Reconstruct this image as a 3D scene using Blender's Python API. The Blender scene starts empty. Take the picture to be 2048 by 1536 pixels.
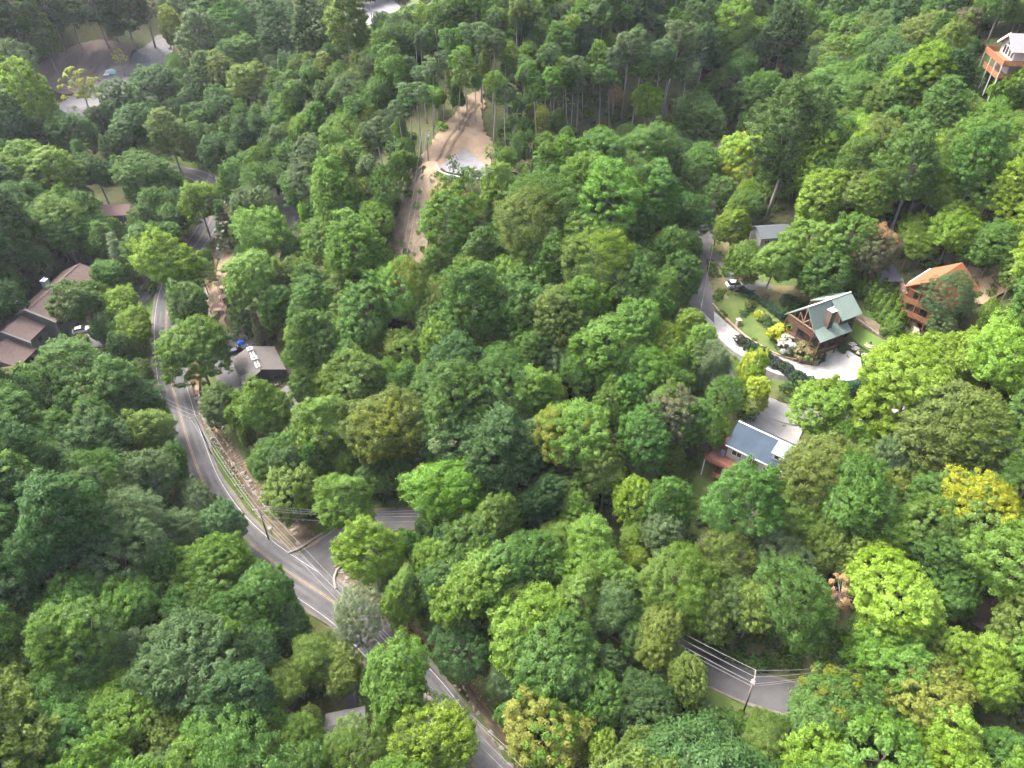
import bpy, bmesh, math, random
import numpy as np
from mathutils import Vector, Matrix, geometry
rng = np.random.default_rng(7)
random.seed(7)
scene = bpy.context.scene
C = scene.collection
rad = math.radians

# ------------------------------------------------------------------ camera, sky, sun, exposure
F = 1422.0                      # focal length in photo pixels (2048 wide)
PITCH = rad(40.0)
CAMH = 110.0
cd = bpy.data.cameras.new('camera'); cam = bpy.data.objects.new('camera', cd); C.objects.link(cam)
cam.location = (0, 0, CAMH); cam.rotation_euler = (rad(90) - PITCH, 0, 0)
cd.sensor_width = 36.0; cd.lens = 36.0 * F / 2048.0; cd.clip_start = 1.0; cd.clip_end = 9000.0
scene.camera = cam
SUN_EL = rad(52.0)
SUN_AZ = rad(-58.0)             # clockwise from +Y
sdir = Vector((math.sin(SUN_AZ) * math.cos(SUN_EL), math.cos(SUN_AZ) * math.cos(SUN_EL), math.sin(SUN_EL)))
w = bpy.data.worlds.new('World'); scene.world = w; w.use_nodes = True
nt = w.node_tree; bgn = nt.nodes['Background']
sky = nt.nodes.new('ShaderNodeTexSky'); sky.sky_type = 'NISHITA'; sky.sun_disc = False
sky.sun_elevation = SUN_EL; sky.sun_rotation = SUN_AZ; sky.dust_density = 7.0; sky.air_density = .6; sky.ozone_density = .6
nt.links.new(sky.outputs[0], bgn.inputs[0]); bgn.inputs[1].default_value = 0.15
sd = bpy.data.lights.new('sun', 'SUN'); so = bpy.data.objects.new('sun', sd); C.objects.link(so)
sd.energy = 1.5; sd.angle = rad(24.0); sd.color = (1.0, 0.96, 0.88)
so.rotation_euler = (-sdir).to_track_quat('-Z', 'Y').to_euler(); so.location = (-200, 200, 400)
scene.view_settings.view_transform = 'Standard'; scene.view_settings.look = 'None'
scene.view_settings.gamma = 1.0; scene.view_settings.exposure = 2.3
scene.render.engine = 'CYCLES'
cy = scene.cycles
cy.max_bounces = 4; cy.diffuse_bounces = 3; cy.glossy_bounces = 2; cy.transmission_bounces = 4; cy.transparent_max_bounces = 6; cy.volume_bounces = 0
cy.use_denoising = True; cy.use_adaptive_sampling = True; cy.adaptive_threshold = .045; cy.caustics_reflective = False; cy.caustics_refractive = False
cy.filter_width = 1.5

# ------------------------------------------------------------------ projection helpers (photo pixel <-> place)
RV = np.array([1.0, 0, 0]); UV = np.array([0, math.sin(PITCH), math.cos(PITCH)]); WV = np.array([0, math.cos(PITCH), -math.sin(PITCH)])
CAM = np.array([0.0, 0, CAMH])
def ray(u, v): return WV + RV * (u - 1024) / F + UV * (768 - v) / F
def P(u, v, z):
    d = ray(u, v); return CAM + d * ((z - CAMH) / d[2])
def proj(p):
    q = np.asarray(p, float) - CAM; dd = q @ WV
    return 1024 + F * (q @ RV) / dd, 768 - F * (q @ UV) / dd, dd
def catmull(pts, step=2.5):
    pts = [np.asarray(p, float) for p in pts]
    pp = [2 * pts[0] - pts[1]] + pts + [2 * pts[-1] - pts[-2]]
    out = []
    for i in range(1, len(pp) - 2):
        a, b, c, d = pp[i - 1:i + 3]
        n = max(2, int(np.linalg.norm(c - b) / step))
        for k in range(n):
            t = k / n
            out.append(0.5 * ((2 * b) + (c - a) * t + (2 * a - 5 * b + 4 * c - d) * t * t + (3 * b - a - 3 * c + d) * t ** 3))
    out.append(pts[-1]); return np.array(out)
def resample(L, step):
    d = np.r_[0, np.cumsum(np.linalg.norm(np.diff(L, axis=0), axis=1))]
    n = max(2, int(d[-1] / step) + 1); s = np.linspace(0, d[-1], n)
    return np.stack([np.interp(s, d, L[:, k]) for k in range(L.shape[1])], 1)

# ------------------------------------------------------------------ terrain
def road_pts(l): return catmull([P(u, v, z) for u, v, z in l])
MAIN = road_pts([(1010, 1640, 0), (955, 1545, 0), (885, 1430, 0), (826, 1358, 0), (765, 1296, 0), (690, 1222, 0), (600, 1160, 0), (530, 1112, 0), (465, 1052, 0), (412, 975, 0), (379, 890, 0), (357, 815, 0), (345, 770, 0), (337, 715, .5), (333, 650, 1), (340, 590, 1.5), (362, 530, 2), (398, 482, 2), (425, 430, 3), (430, 380, 3.5), (395, 352, 4), (340, 338, 5), (280, 318, 6)])
SIDE = road_pts([(585, 1175, 0), (632, 1122, 0), (690, 1072, .5), (760, 1042, 1), (850, 1040, 2), (940, 1065, 2.5), (1040, 1120, 3), (1130, 1180, 3.5), (1230, 1245, 4), (1330, 1300, 4.5), (1420, 1342, 5), (1500, 1374, 5.5), (1580, 1398, 6), (1700, 1432, 7), (1850, 1470, 8), (2100, 1520, 10)])
RIDGER = road_pts([(430, 505, 2), (475, 488, 2.5), (530, 478, 4), (575, 458, 6.5), (585, 440, 8), (568, 410, 10.5), (548, 360, 14)])
UPPER = road_pts([(1500, 795, 18.8), (1455, 768, 19.2), (1422, 720, 20.2), (1408, 660, 21.2), (1402, 600, 22), (1392, 545, 22.5), (1395, 505, 23), (1408, 470, 23.2), (1418, 430, 23.5), (1412, 395, 24), (1425, 340, 23.5), (1462, 278, 24)])
BRANCH = road_pts([(1400, 507, 23), (1425, 512, 23.2), (1450, 525, 23.6), (1466, 548, 24), (1472, 568, 24.4), (1500, 575, 24.8), (1540, 572, 25.5)])
DRIVE = road_pts([(1405, 622, 21.8), (1440, 650, 22.1), (1490, 692, 22.6), (1545, 722, 23), (1600, 742, 23.4), (1650, 748, 23.6)])
LOWDR = road_pts([(1500, 795, 18.8), (1530, 815, 18.6), (1560, 832, 18.4), (1610, 840, 18.6), (1680, 838, 19.2), (1760, 826, 20), (1850, 800, 22.5)])
ROADS = [(MAIN, 3.6), (SIDE, 2.7), (RIDGER, 2.4), (UPPER, 2.5), (BRANCH, 1.9), (DRIVE, 2.0), (LOWDR, 2.4)]
ctl = """180,700,1 100,620,1 30,640,2 200,470,3 60,470,8 100,350,8 250,400,4 50,250,10 200,180,14 100,190,14 330,90,18 130,110,21 60,60,31 180,40,31 20,10,40 280,20,27
150,800,8 60,900,14 60,1050,16 200,950,9 330,1000,4 180,1150,10 330,1200,5 60,1250,12 250,1350,6 450,1300,2 620,1400,-1 650,1500,-1 400,1480,2 10,1430,3 200,1500,3
430,870,-.6 500,990,-1 690,1150,-1 900,1380,-1.2 450,700,.5 520,730,.5 580,800,2 430,600,.5 460,500,1.5
520,600,6 500,420,6 600,380,14 520,330,12 650,500,14 700,400,24 600,250,26 530,230,20 700,140,42 620,200,33 830,80,50 780,330,34 860,330,37 930,330,38 950,230,42 900,190,43 1000,60,54
560,110,12 600,60,14 740,15,15 700,40,14 480,100,15 430,150,13 480,250,8 1100,30,56 1200,60,54 1300,30,55 1000,250,40 1100,250,37 1250,240,34 1350,250,30
830,450,29 810,520,20 930,400,34.5 800,600,13 950,500,27 1050,400,33.5 1200,350,30 1300,330,26 1100,550,25 1250,500,26 1350,450,24 1000,700,14 1150,700,19 1300,650,22 700,650,7 800,800,7 950,850,8 1100,850,12 1250,850,15 1380,780,19 1380,900,16.5 1350,950,13 1250,1000,8 1100,1000,7 1480,960,15
1560,1310,9 1700,1300,11 1980,1230,16 1450,1180,9 1600,1100,13 1800,1050,18 2000,1050,23 2000,1400,12 1200,1450,1 1050,1350,-.5 1300,1420,3 1450,1480,4.5
1650,660,25.8 1740,690,27 1600,620,26.5 1530,600,25 1560,580,27 1720,600,28.5 1810,600,31 1830,680,28.5 1860,600,32 1950,580,36 1990,600,36 1940,510,38.5 1775,560,30
1700,500,34 1620,450,32 1545,460,27 1550,250,29 1560,200,32 1500,130,40 1450,60,48 1600,80,42 1560,20,50 1700,250,42 1800,350,44 1950,400,44.5 2040,300,50 1900,200,54 2000,130,60 1800,100,54 2040,500,41 2040,650,34 1850,760,27 1950,900,27 1750,880,21 1650,950,17 2040,780,30 1600,790,21 1480,840,18"""
CT = np.array([P(*map(float, t.split(','))) for t in ctl.split()])
CT = np.vstack([CT] + [L[::8] for L, _ in ROADS] + [np.array([[-420, 620, 75], [0, 640, 80], [420, 600, 95], [380, 300, 92], [330, 60, 40], [-360, 300, 60], [-330, 60, 25], [0, -60, 0], [-200, -60, 10], [220, -60, 15], [-420, 450, 70], [420, 450, 95.]])])
def tps_fit(X, z, lam):
    d = np.linalg.norm(X[:, None] - X[None], axis=2); K = np.where(d > 0, d * d * np.log(d + 1e-9), 0)
    n = len(X); A = np.zeros((n + 3, n + 3)); A[:n, :n] = K + lam * np.eye(n); A[:n, n] = 1; A[:n, n + 1:] = X; A[n:, :n] = A[:n, n:].T
    return np.linalg.solve(A, np.r_[z, 0, 0, 0])
TW = tps_fit(CT[:, :2], CT[:, 2], 250.0)
def tps(x, y):
    q = np.stack([np.clip(x, -430, 430), np.clip(y, -80, 660)], 1); out = np.empty(len(q))
    for i in range(0, len(q), 20000):
        s = q[i:i + 20000]; d = np.linalg.norm(s[:, None] - CT[None, :, :2], axis=2)
        out[i:i + 20000] = (d * d * np.log(d + 1e-9)) @ TW[:-3] + TW[-3] + s @ TW[-2:]
    return out
def smooth(a, b, x):
    t = np.clip((x - a) / (b - a), 0, 1); return t * t * (3 - 2 * t)
PADS = []   # (x, y, radius, z)
for u, v, z, r in [(1655, 670, 25.6, 9), (1650, 735, 23.6, 6), (1690, 745, 23.6, 4), (1745, 690, 26.2, 5), (520, 735, .4, 11), (450, 700, .4, 8), (120, 620, 1, 9), (80, 660, 1, 9), (40, 690, 1, 9), (150, 570, 1, 9), (210, 650, .6, 7), (1545, 845, 18.4, 5), (1585, 862, 18.4, 5), (930, 335, 38, 7), (955, 345, 38, 6), (200, 190, 14, 14), (250, 150, 15, 12), (740, 20, 15, 22), (1870, 600, 32, 8), (1775, 565, 30, 5), (690, 1440, -1, 9), (425, 620, .5, 4), (440, 560, .8, 4), (15, 1460, 2.5, 10), (1785, 640, 29, 4), (990, 1515, 0, 4)]:
    p = P(u, v, z); PADS.append((p[0], p[1], r, z))
CREEK = catmull([P(u, v, z) for u, v, z in [(470, 420, 1.0), (440, 480, .6), (428, 530, .3), (415, 600, 0), (402, 680, -.8), (392, 770, -1.3), (406, 838, -1.6), (448, 896, -1.8), (490, 960, -2), (530, 1022, -2), (580, 1070, -2.1), (622, 1100, -2.3), (680, 1145, -2.5), (720, 1185, -2.5), (775, 1235, -2.6), (830, 1270, -2.7), (870, 1310, -2.8), (900, 1345, -2.9), (950, 1410, -3), (990, 1465, -3), (1025, 1515, -3), (1060, 1580, -3)]])
def height(x, y):
    x = np.asarray(x, float); y = np.asarray(y, float); z = tps(x, y)
    z = z + .5 * np.sin(x * .11 + 1.3 * np.sin(y * .07)) * np.sin(y * .09 + x * .03) + .22 * np.sin(x * .31 + y * .17) * np.sin(y * .37 - x * .11)
    q = np.stack([x, y], 1)
    for (px, py, r, pz) in PADS:
        wgt = 1 - smooth(r, r + 7, np.hypot(x - px, y - py)); z = z * (1 - wgt) + pz * wgt
    for L, hw in ROADS[:1:-1] + [(CREEK, 1.9), (SIDE, 2.7), (MAIN, 3.6)]:
        L2 = resample(L, 3.0)
        near = (x > L2[:, 0].min() - 12) & (x < L2[:, 0].max() + 12) & (y > L2[:, 1].min() - 12) & (y < L2[:, 1].max() + 12)
        idx = np.nonzero(near)[0]
        for i in range(0, len(idx), 20000):
            ii = idx[i:i + 20000]; A = L2[:-1, :2]; B = L2[1:, :2]; AB = B - A
            t = np.clip(((q[ii][:, None] - A) * AB).sum(2) / (AB * AB).sum(1), 0, 1)
            d = np.linalg.norm(q[ii][:, None] - (A + t[..., None] * AB), axis=2); k = d.argmin(1); dm = d[np.arange(len(ii)), k]
            zr = L2[k, 2] + t[np.arange(len(ii)), k] * (L2[k + 1, 2] - L2[k, 2])
            soft = 4.0 if L is CREEK else 3.5 if L is MAIN else 8.0
            wgt = 1 - smooth(hw + .6, hw + soft, dm); z[ii] = z[ii] * (1 - wgt) + zr * wgt
    return z
GX = np.arange(-300, 300.1, 1.5); GY = np.arange(-6, 520.1, 1.5)
xx, yy = np.meshgrid(GX, GY)
GZ = height(xx.ravel(), yy.ravel()).reshape(xx.shape)
def zt(x, y):
    x = np.asarray(x, float); y = np.asarray(y, float)
    fx = np.clip((x - GX[0]) / 1.5, 0, len(GX) - 1.001); fy = np.clip((y - GY[0]) / 1.5, 0, len(GY) - 1.001)
    i = fx.astype(int); j = fy.astype(int); a = fx - i; b = fy - j
    return (GZ[j, i] * (1 - a) + GZ[j, i + 1] * a) * (1 - b) + (GZ[j + 1, i] * (1 - a) + GZ[j + 1, i + 1] * a) * b
TT = np.r_[np.linspace(50, 300, 420), np.linspace(301, 520, 160)]
def G(u, v, dz=0.0):
    """the point of the ground (raised by dz) that the photo shows at u, v"""
    d = ray(u, v); pts = CAM + TT[:, None] * d; f = pts[:, 2] - zt(pts[:, 0], pts[:, 1]) - dz
    k = np.nonzero(f < 0)[0]
    if len(k) == 0: return None
    k = max(1, k[0]); t = TT[k - 1] + (TT[k] - TT[k - 1]) * f[k - 1] / (f[k - 1] - f[k] + 1e-9)
    return CAM + t * d
def gz(p, dz=0.0): return np.array([p[0], p[1], float(zt(p[0], p[1])) + dz])

# ------------------------------------------------------------------ materials
MATS = {}
def mat(name, col, rough=.8, var=.25, scale=1.0, col2=None, metal=0.0, bump=0.0, detail=6.0, spec=.3, stretch=None):
    if name in MATS: return MATS[name]
    m = bpy.data.materials.new(name); m.use_nodes = True; n = m.node_tree.nodes; l = m.node_tree.links; b = n['Principled BSDF']
    b.inputs['Roughness'].default_value = rough; b.inputs['Metallic'].default_value = metal; b.inputs['Specular IOR Level'].default_value = spec
    tc = n.new('ShaderNodeTexCoord'); mp = n.new('ShaderNodeMapping'); mp.inputs['Scale'].default_value = stretch or (1, 1, 1)
    l.new(tc.outputs['Object'], mp.inputs[0])
    no = n.new('ShaderNodeTexNoise'); no.inputs['Scale'].default_value = scale; no.inputs['Detail'].default_value = detail; no.inputs['Roughness'].default_value = .65
    l.new(mp.outputs[0], no.inputs['Vector'])
    cr = n.new('ShaderNodeValToRGB'); cr.color_ramp.elements[0].position = .3; cr.color_ramp.elements[1].position = .7
    c2 = col2 or tuple(min(1, c * (1 + var)) for c in col); c1 = col if col2 else tuple(c * (1 - var) for c in col)
    cr.color_ramp.elements[0].color = (*c1, 1); cr.color_ramp.elements[1].color = (*c2, 1)
    l.new(no.outputs['Fac'], cr.inputs[0]); l.new(cr.outputs[0], b.inputs['Base Color'])
    if bump:
        bp = n.new('ShaderNodeBump'); bp.inputs['Strength'].default_value = bump; bp.inputs['Distance'].default_value = .1
        l.new(no.outputs['Fac'], bp.inputs['Height']); l.new(bp.outputs[0], b.inputs['Normal'])
    MATS[name] = m; return m

# ------------------------------------------------------------------ mesh helpers
class MB:
    def __init__(s): s.v = []; s.f = []
    def add(s, vs, fs):
        k = len(s.v); s.v += [tuple(map(float, p)) for p in vs]; s.f += [tuple(k + i for i in f) for f in fs]; return s
    def box(s, x0, x1, y0, y1, z0, z1):
        return s.add([(x0, y0, z0), (x1, y0, z0), (x1, y1, z0), (x0, y1, z0), (x0, y0, z1), (x1, y0, z1), (x1, y1, z1), (x0, y1, z1)],
                     [(3, 2, 1, 0), (4, 5, 6, 7), (0, 1, 5, 4), (1, 2, 6, 5), (2, 3, 7, 6), (3, 0, 4, 7)])
    def slab(s, quad, th):
        """a quad (counter-clockwise seen from outside) thickened inwards by th"""
        q = [Vector(p) for p in quad]; n = (q[1] - q[0]).cross(q[-1] - q[0]).normalized(); m = len(q)
        vs = [p for p in q] + [p - n * th for p in q]
        fs = [tuple(range(m)), tuple(range(2 * m - 1, m - 1, -1))] + [(i, i + m, (i + 1) % m + m, (i + 1) % m) for i in range(m)]
        return s.add(vs, fs)
    def tube(s, pts, r, n=6, r1=None):
        pts = [Vector(p) for p in pts]; m = len(pts); r1 = r if r1 is None else r1; k = len(s.v)
        up = Vector((0, 0, 1))
        for i, p in enumerate(pts):
            d = (pts[min(i + 1, m - 1)] - pts[max(i - 1, 0)]).normalized()
            a = d.cross(up) if abs(d.z) < .95 else d.cross(Vector((1, 0, 0))); a.normalize(); b = d.cross(a)
            rr = r + (r1 - r) * i / (m - 1)
            for j in range(n):
                t = 2 * math.pi * j / n; s.v.append(tuple(p + a * rr * math.cos(t) + b * rr * math.sin(t)))
        for i in range(m - 1):
            for j in range(n):
                s.f.append((k + i * n + j, k + i * n + (j + 1) % n, k + (i + 1) * n + (j + 1) % n, k + (i + 1) * n + j))
        s.f.append(tuple(k + j for j in reversed(range(n)))); s.f.append(tuple(k + (m - 1) * n + j for j in range(n))); return s
    def mesh(s, name): 
        me = bpy.data.meshes.new(name); me.from_pydata(s.v, [], s.f); me.update(); return me
    def build(s, name, m, parent=None, smooth=False):
        me = s.mesh(name); me.materials.append(m)
        if smooth: me.polygons.foreach_set('use_smooth', [True] * len(me.polygons))
        o = bpy.data.objects.new(name, me); C.objects.link(o)
        if parent: o.parent = parent
        return o
def tag(o, label=None, cat=None, group=None, kind=None):
    for k, val in (('label', label), ('category', cat), ('group', group), ('kind', kind)):
        if val: o[k] = val
    return o
def thing(name, label, cat, loc=(0, 0, 0), yaw=0.0, group=None):
    o = bpy.data.objects.new(name, None); C.objects.link(o); o.location = tuple(map(float, loc)); o.rotation_euler = (0, 0, yaw); o.empty_display_size = .5
    return tag(o, label, cat, group)
def big_mesh(name, V, Q, m, n=4, attrs=None):
    """mesh from numpy arrays; V (N,3), Q (M,n); attrs: name -> (domain, array)"""
    me = bpy.data.meshes.new(name); V = np.ascontiguousarray(V, np.float32); Q = np.ascontiguousarray(Q, np.int32)
    me.vertices.add(len(V)); me.vertices.foreach_set('co', V.ravel()); me.loops.add(Q.size); me.loops.foreach_set('vertex_index', Q.ravel())
    me.polygons.add(len(Q)); me.polygons.foreach_set('loop_start', np.arange(0, Q.size, n, dtype=np.int32)); me.polygons.foreach_set('loop_total', np.full(len(Q), n, np.int32))
    me.update(calc_edges=True)
    for an, (dom, arr) in (attrs or {}).items():
        if arr.ndim == 1: me.attributes.new(an, 'FLOAT', dom).data.foreach_set('value', arr.astype(np.float32))
        else: me.attributes.new(an, 'FLOAT_COLOR', dom).data.foreach_set('color', np.c_[arr, np.ones(len(arr))].astype(np.float32).ravel())
    me.materials.append(m); return me

# ------------------------------------------------------------------ ground
def ground_mat():
    m = bpy.data.materials.new('forest_floor'); m.use_nodes = True; n = m.node_tree.nodes; l = m.node_tree.links; b = n['Principled BSDF']
    b.inputs['Roughness'].default_value = .95; b.inputs['Specular IOR Level'].default_value = .1
    tc = n.new('ShaderNodeTexCoord')
    def noise(sc, det=6):
        x = n.new('ShaderNodeTexNoise'); x.inputs['Scale'].default_value = sc; x.inputs['Detail'].default_value = det; l.new(tc.outputs['Object'], x.inputs['Vector']); return x
    def ramp(src, c0, c1, p0=.4, p1=.62):
        r = n.new('ShaderNodeValToRGB'); r.color_ramp.elements[0].position = p0; r.color_ramp.elements[1].position = p1
        r.color_ramp.elements[0].color = (*c0, 1); r.color_ramp.elements[1].color = (*c1, 1); l.new(src, r.inputs[0]); return r
    a = ramp(noise(.9).outputs['Fac'], (.035, .06, .018), (.075, .062, .036)); g = ramp(noise(.35).outputs['Fac'], (.05, .085, .02), (.085, .125, .03), .35, .7)
    gb = ramp(noise(.16, 8).outputs['Fac'], (.05, .08, .022), (.19, .13, .08), .52, .72)
    mg = n.new('ShaderNodeMix'); mg.data_type = 'RGBA'; mg.inputs[0].default_value = .45; l.new(g.outputs[0], mg.inputs[6]); l.new(gb.outputs[0], mg.inputs[7])
    at = n.new('ShaderNodeAttribute'); at.attribute_name = 'verge'
    mx = n.new('ShaderNodeMix'); mx.data_type = 'RGBA'; l.new(at.outputs['Fac'], mx.inputs[0]); l.new(a.outputs[0], mx.inputs[6]); l.new(mg.outputs[2], mx.inputs[7])
    l.new(mx.outputs[2], b.inputs['Base Color'])
    bp = n.new('ShaderNodeBump'); bp.inputs['Strength'].default_value = .8; bp.inputs['Distance'].default_value = .3
    l.new(noise(2.2).outputs['Fac'], bp.inputs['Height']); l.new(bp.outputs[0], b.inputs['Normal']); return m
ox = np.array([-1500, -1000, -700, -480, -380, -330.]); XS = np.r_[ox, GX, -ox[::-1]]
YS = np.r_[[-900, -400, -150, -60, -25.], GY, [545, 590, 660, 800, 1200, 1800]]
X2, Y2 = np.meshgrid(XS, YS); Z2 = np.empty_like(X2)
inn = (X2 >= GX[0]) & (X2 <= GX[-1]) & (Y2 >= GY[0]) & (Y2 <= GY[-1])
Z2[~inn] = tps(X2[~inn], Y2[~inn]); Z2[inn] = GZ.ravel()
nx, ny = len(XS), len(YS)
ii, jj = np.meshgrid(np.arange(nx - 1), np.arange(ny - 1)); k0 = (jj * nx + ii).ravel()
RS = {}
def dist_roads(x, y, roads):
    q = np.stack([x, y], 1); best = np.full(len(q), 1e9)
    for L, hw in roads:
        L2 = RS.setdefault(id(L), resample(L, 3.0)[:, :2])
        m_ = (x > L2[:, 0].min() - 25) & (x < L2[:, 0].max() + 25) & (y > L2[:, 1].min() - 25) & (y < L2[:, 1].max() + 25); ix = np.nonzero(m_)[0]
        for i in range(0, len(ix), 20000):
            s = ix[i:i + 20000]; best[s] = np.minimum(best[s], np.linalg.norm(q[s][:, None] - L2[None], axis=2).min(1) - hw)
    return best
verge = 1 - smooth(3, 8, dist_roads(X2.ravel(), Y2.ravel(), ROADS))
for px, py, r, pz in PADS[:4]: verge = np.maximum(verge, 1 - smooth(r, r + 5, np.hypot(X2.ravel() - px, Y2.ravel() - py)))
gm = big_mesh('ground', np.stack([X2.ravel(), Y2.ravel(), Z2.ravel()], 1), np.stack([k0, k0 + 1, k0 + 1 + nx, k0 + nx], 1), ground_mat(), 4, {'verge': ('POINT', verge)})
gm.polygons.foreach_set('use_smooth', np.ones(len(gm.polygons), bool))
ground = bpy.data.objects.new('ground', gm); C.objects.link(ground); tag(ground, kind='structure')
# ------------------------------------------------------------------ roads, paths, water, bare patches (structure)
def structure(o): return tag(o, kind='structure')
def ribbon(name, L, hw, m, dz=.07, step=1.2, off=0.0, s0=0.0, s1=1e9, parent=None, th=.25, dash=None, jit=0.0):
    L = resample(L, step); d = np.gradient(L[:, :2], axis=0); d /= np.linalg.norm(d, axis=1)[:, None] + 1e-9; nrm = np.stack([-d[:, 1], d[:, 0]], 1)
    s = np.r_[0, np.cumsum(np.linalg.norm(np.diff(L, axis=0), axis=1))]
    keep = (s >= s0) & (s <= s1); L = L[keep]; nrm = nrm[keep]; n = len(L)
    b = MB(); cols = [-hw, -hw * .5, 0, hw * .5, hw] if hw > .5 else [-hw, hw]
    z = zt(L[:, 0], L[:, 1]); k = len(cols)
    jl = np.interp(np.arange(n), np.arange(0, n + 4, 4), rng.uniform(-jit, jit, len(np.arange(0, n + 4, 4)))); jr = np.interp(np.arange(n), np.arange(0, n + 4, 4), rng.uniform(-jit, jit, len(np.arange(0, n + 4, 4))))
    for i in range(n):
        for c_i, c in enumerate(cols):
            cc = c + off + (jl[i] if c_i == 0 else jr[i] if c_i == k - 1 else 0)
            x, y = L[i, :2] + nrm[i] * cc; zz = max(float(zt(x, y)), z[i]) + dz; b.v.append((x, y, zz))
        if hw > .5:
            for cc in (-hw, hw):
                x, y = L[i, :2] + nrm[i] * (cc + off); b.v.append((x, y, min(float(zt(x, y)), z[i]) - th))
    q = k + (2 if hw > .5 else 0)
    for i in range(n - 1):
        if dash and (i % (dash[0] + dash[1])) >= dash[0]: continue
        a, c = i * q, (i + 1) * q
        for j in range(k - 1): b.f.append((a + j, c + j, c + j + 1, a + j + 1))
        if hw > .5: b.f.append((a + k, c + k, c, a)); b.f.append((a + k - 1, c + k - 1, c + k + 1, a + k + 1))
    return b.build(name, m, parent)
def drape(name, pix, m, dz=.05, step=.9, ground_pts=None, jit=.25, parent=None):
    """a thin sheet lying on the ground inside an outline"""
    pts = [G(u, v)[:2] for u, v in pix] if ground_pts is None else [np.asarray(p[:2], float) for p in ground_pts]
    L = catmull([np.r_[p, 0] for p in pts + [pts[0]]], 1.0)[:-1, :2]; L = L + rng.normal(0, jit, L.shape) * .5
    n = len(L); x0, y0 = L.min(0); x1, y1 = L.max(0)
    gx, gy = np.meshgrid(np.arange(x0, x1, step), np.arange(y0, y1, step)); g = np.stack([gx.ravel(), gy.ravel()], 1)
    vs = [Vector(p) for p in L] + [Vector(p) for p in g]
    res = geometry.delaunay_2d_cdt(vs, [(i, (i + 1) % n) for i in range(n)], [list(range(n))], 1, 1e-4)
    b = MB(); zx = np.array([(p.x, p.y) for p in res[0]]); zz = np.max([zt(zx[:, 0] + a_, zx[:, 1] + c_) for a_ in (-.5, 0, .5) for c_ in (-.5, 0, .5)], axis=0) + dz + .04
    b.v = [(x_, y_, z_) for (x_, y_), z_ in zip(zx, zz)]; b.f = [tuple(f) for f in res[2]]
    if b.f:
        a_, b_, c_ = (Vector(b.v[i]) for i in b.f[0][:3])
        if (b_ - a_).cross(c_ - a_).z < 0: b.f = [tuple(reversed(f)) for f in b.f]
    return b.build(name, m, parent)
asph = mat('asphalt', (.082, .083, .088), .9, .3, .22, detail=14)
asph2 = mat('asphalt_worn', (.092, .092, .096), .9, .3, .25, detail=10)
drkasph = mat('asphalt_dark', (.060, .060, .064), .9, .3, .22, detail=10)
white_paint = mat('road_paint_white', (.30, .30, .30), .8, .35, 1.5)
yellow_paint = mat('road_paint_yellow', (.215, .155, .09), .8, .35, 1.5)
concrete = mat('concrete', (.28, .275, .268), .9, .32, .2, detail=14)
gravel = mat('gravel', (.125, .124, .128), .95, .25, .9, detail=12, bump=.5)
sand = mat('sandy_dirt', (.185, .145, .10), .95, .2, .6, detail=12, bump=.4)
earth = mat('bare_earth', (.145, .105, .068), .95, .5, .35, (.245, .185, .125), bump=.8, detail=12)
clay = mat('clay_bank', (.17, .125, .08), .95, .4, .5, (.31, .245, .165), bump=1.0, detail=12)
litter = mat('brown_litter', (.055, .055, .028), .95, .4, .6, (.15, .11, .078), bump=.8, detail=12)
grassm = mat('lawn_grass', (.062, .112, .022), .95, .3, .25, (.092, .15, .03), detail=10, bump=.5)
grassd = mat('rough_grass', (.04, .075, .016), .95, .3, .3, (.085, .11, .03), detail=10, bump=.8)
watm = mat('creek_water', (.10, .065, .035), .12, .3, .5, spec=.5)

road = structure(ribbon('main_road', MAIN, 3.45, asph, dz=.24, jit=.15))
for off, mm in ((-.13, yellow_paint), (.13, yellow_paint)): ribbon('centre_line', MAIN, .07, mm, dz=.262, off=off, parent=road)
ribbon('edge_line', MAIN, .06, white_paint, dz=.262, off=-2.95, s0=52, parent=road)
ribbon('edge_line', MAIN, .06, white_paint, dz=.262, off=-2.95, s1=34, parent=road)
ribbon('edge_line', MAIN, .06, white_paint, dz=.262, off=2.95, parent=road)
wear = mat('tyre_worn_asphalt', (.066, .066, .070), .85, .3, .3, detail=14); shoulder = mat('gravel_shoulder', (.085, .078, .066), .95, .4, .5, (.16, .145, .125), detail=14, bump=.5)
for off in (-2.15, -.85, .85, 2.15): ribbon('wheel_path', MAIN, .3, wear, dz=.25, off=off, parent=road, jit=.08)
structure(ribbon('road_shoulder', MAIN, 3.95, shoulder, dz=.19, jit=.4)); structure(ribbon('road_shoulder', SIDE, 2.9, shoulder, dz=.16, jit=.35)); structure(ribbon('road_shoulder', UPPER, 2.75, shoulder, dz=.17, jit=.35))
structure(ribbon('side_road', SIDE, 2.55, drkasph, dz=.21, jit=.15))
structure(ribbon('ridge_road', RIDGER, 2.1, asph2, dz=.20, jit=.12))
structure(ribbon('hill_road', UPPER, 2.45, asph2, dz=.22, jit=.12))
structure(ribbon('branch_drive', BRANCH, 1.7, asph2, dz=.20, jit=.12))
structure(ribbon('cabin_driveway', DRIVE, 2.2, concrete, dz=.21, jit=.05))
structure(ribbon('lower_drive', LOWDR, 2.3, concrete, dz=.20, jit=.15))
structure(drape('junction_apron', [(585, 1120), (612, 1100), (650, 1085), (690, 1072), (720, 1065), (706, 1098), (680, 1125), (668, 1150), (672, 1178), (690, 1205), (640, 1185), (600, 1155)], drkasph, .19))
structure(drape('gravel_shoulder', [(905, 1405), (935, 1435), (985, 1495), (1020, 1545), (960, 1545), (935, 1490), (912, 1440)], gravel, .25))
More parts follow.
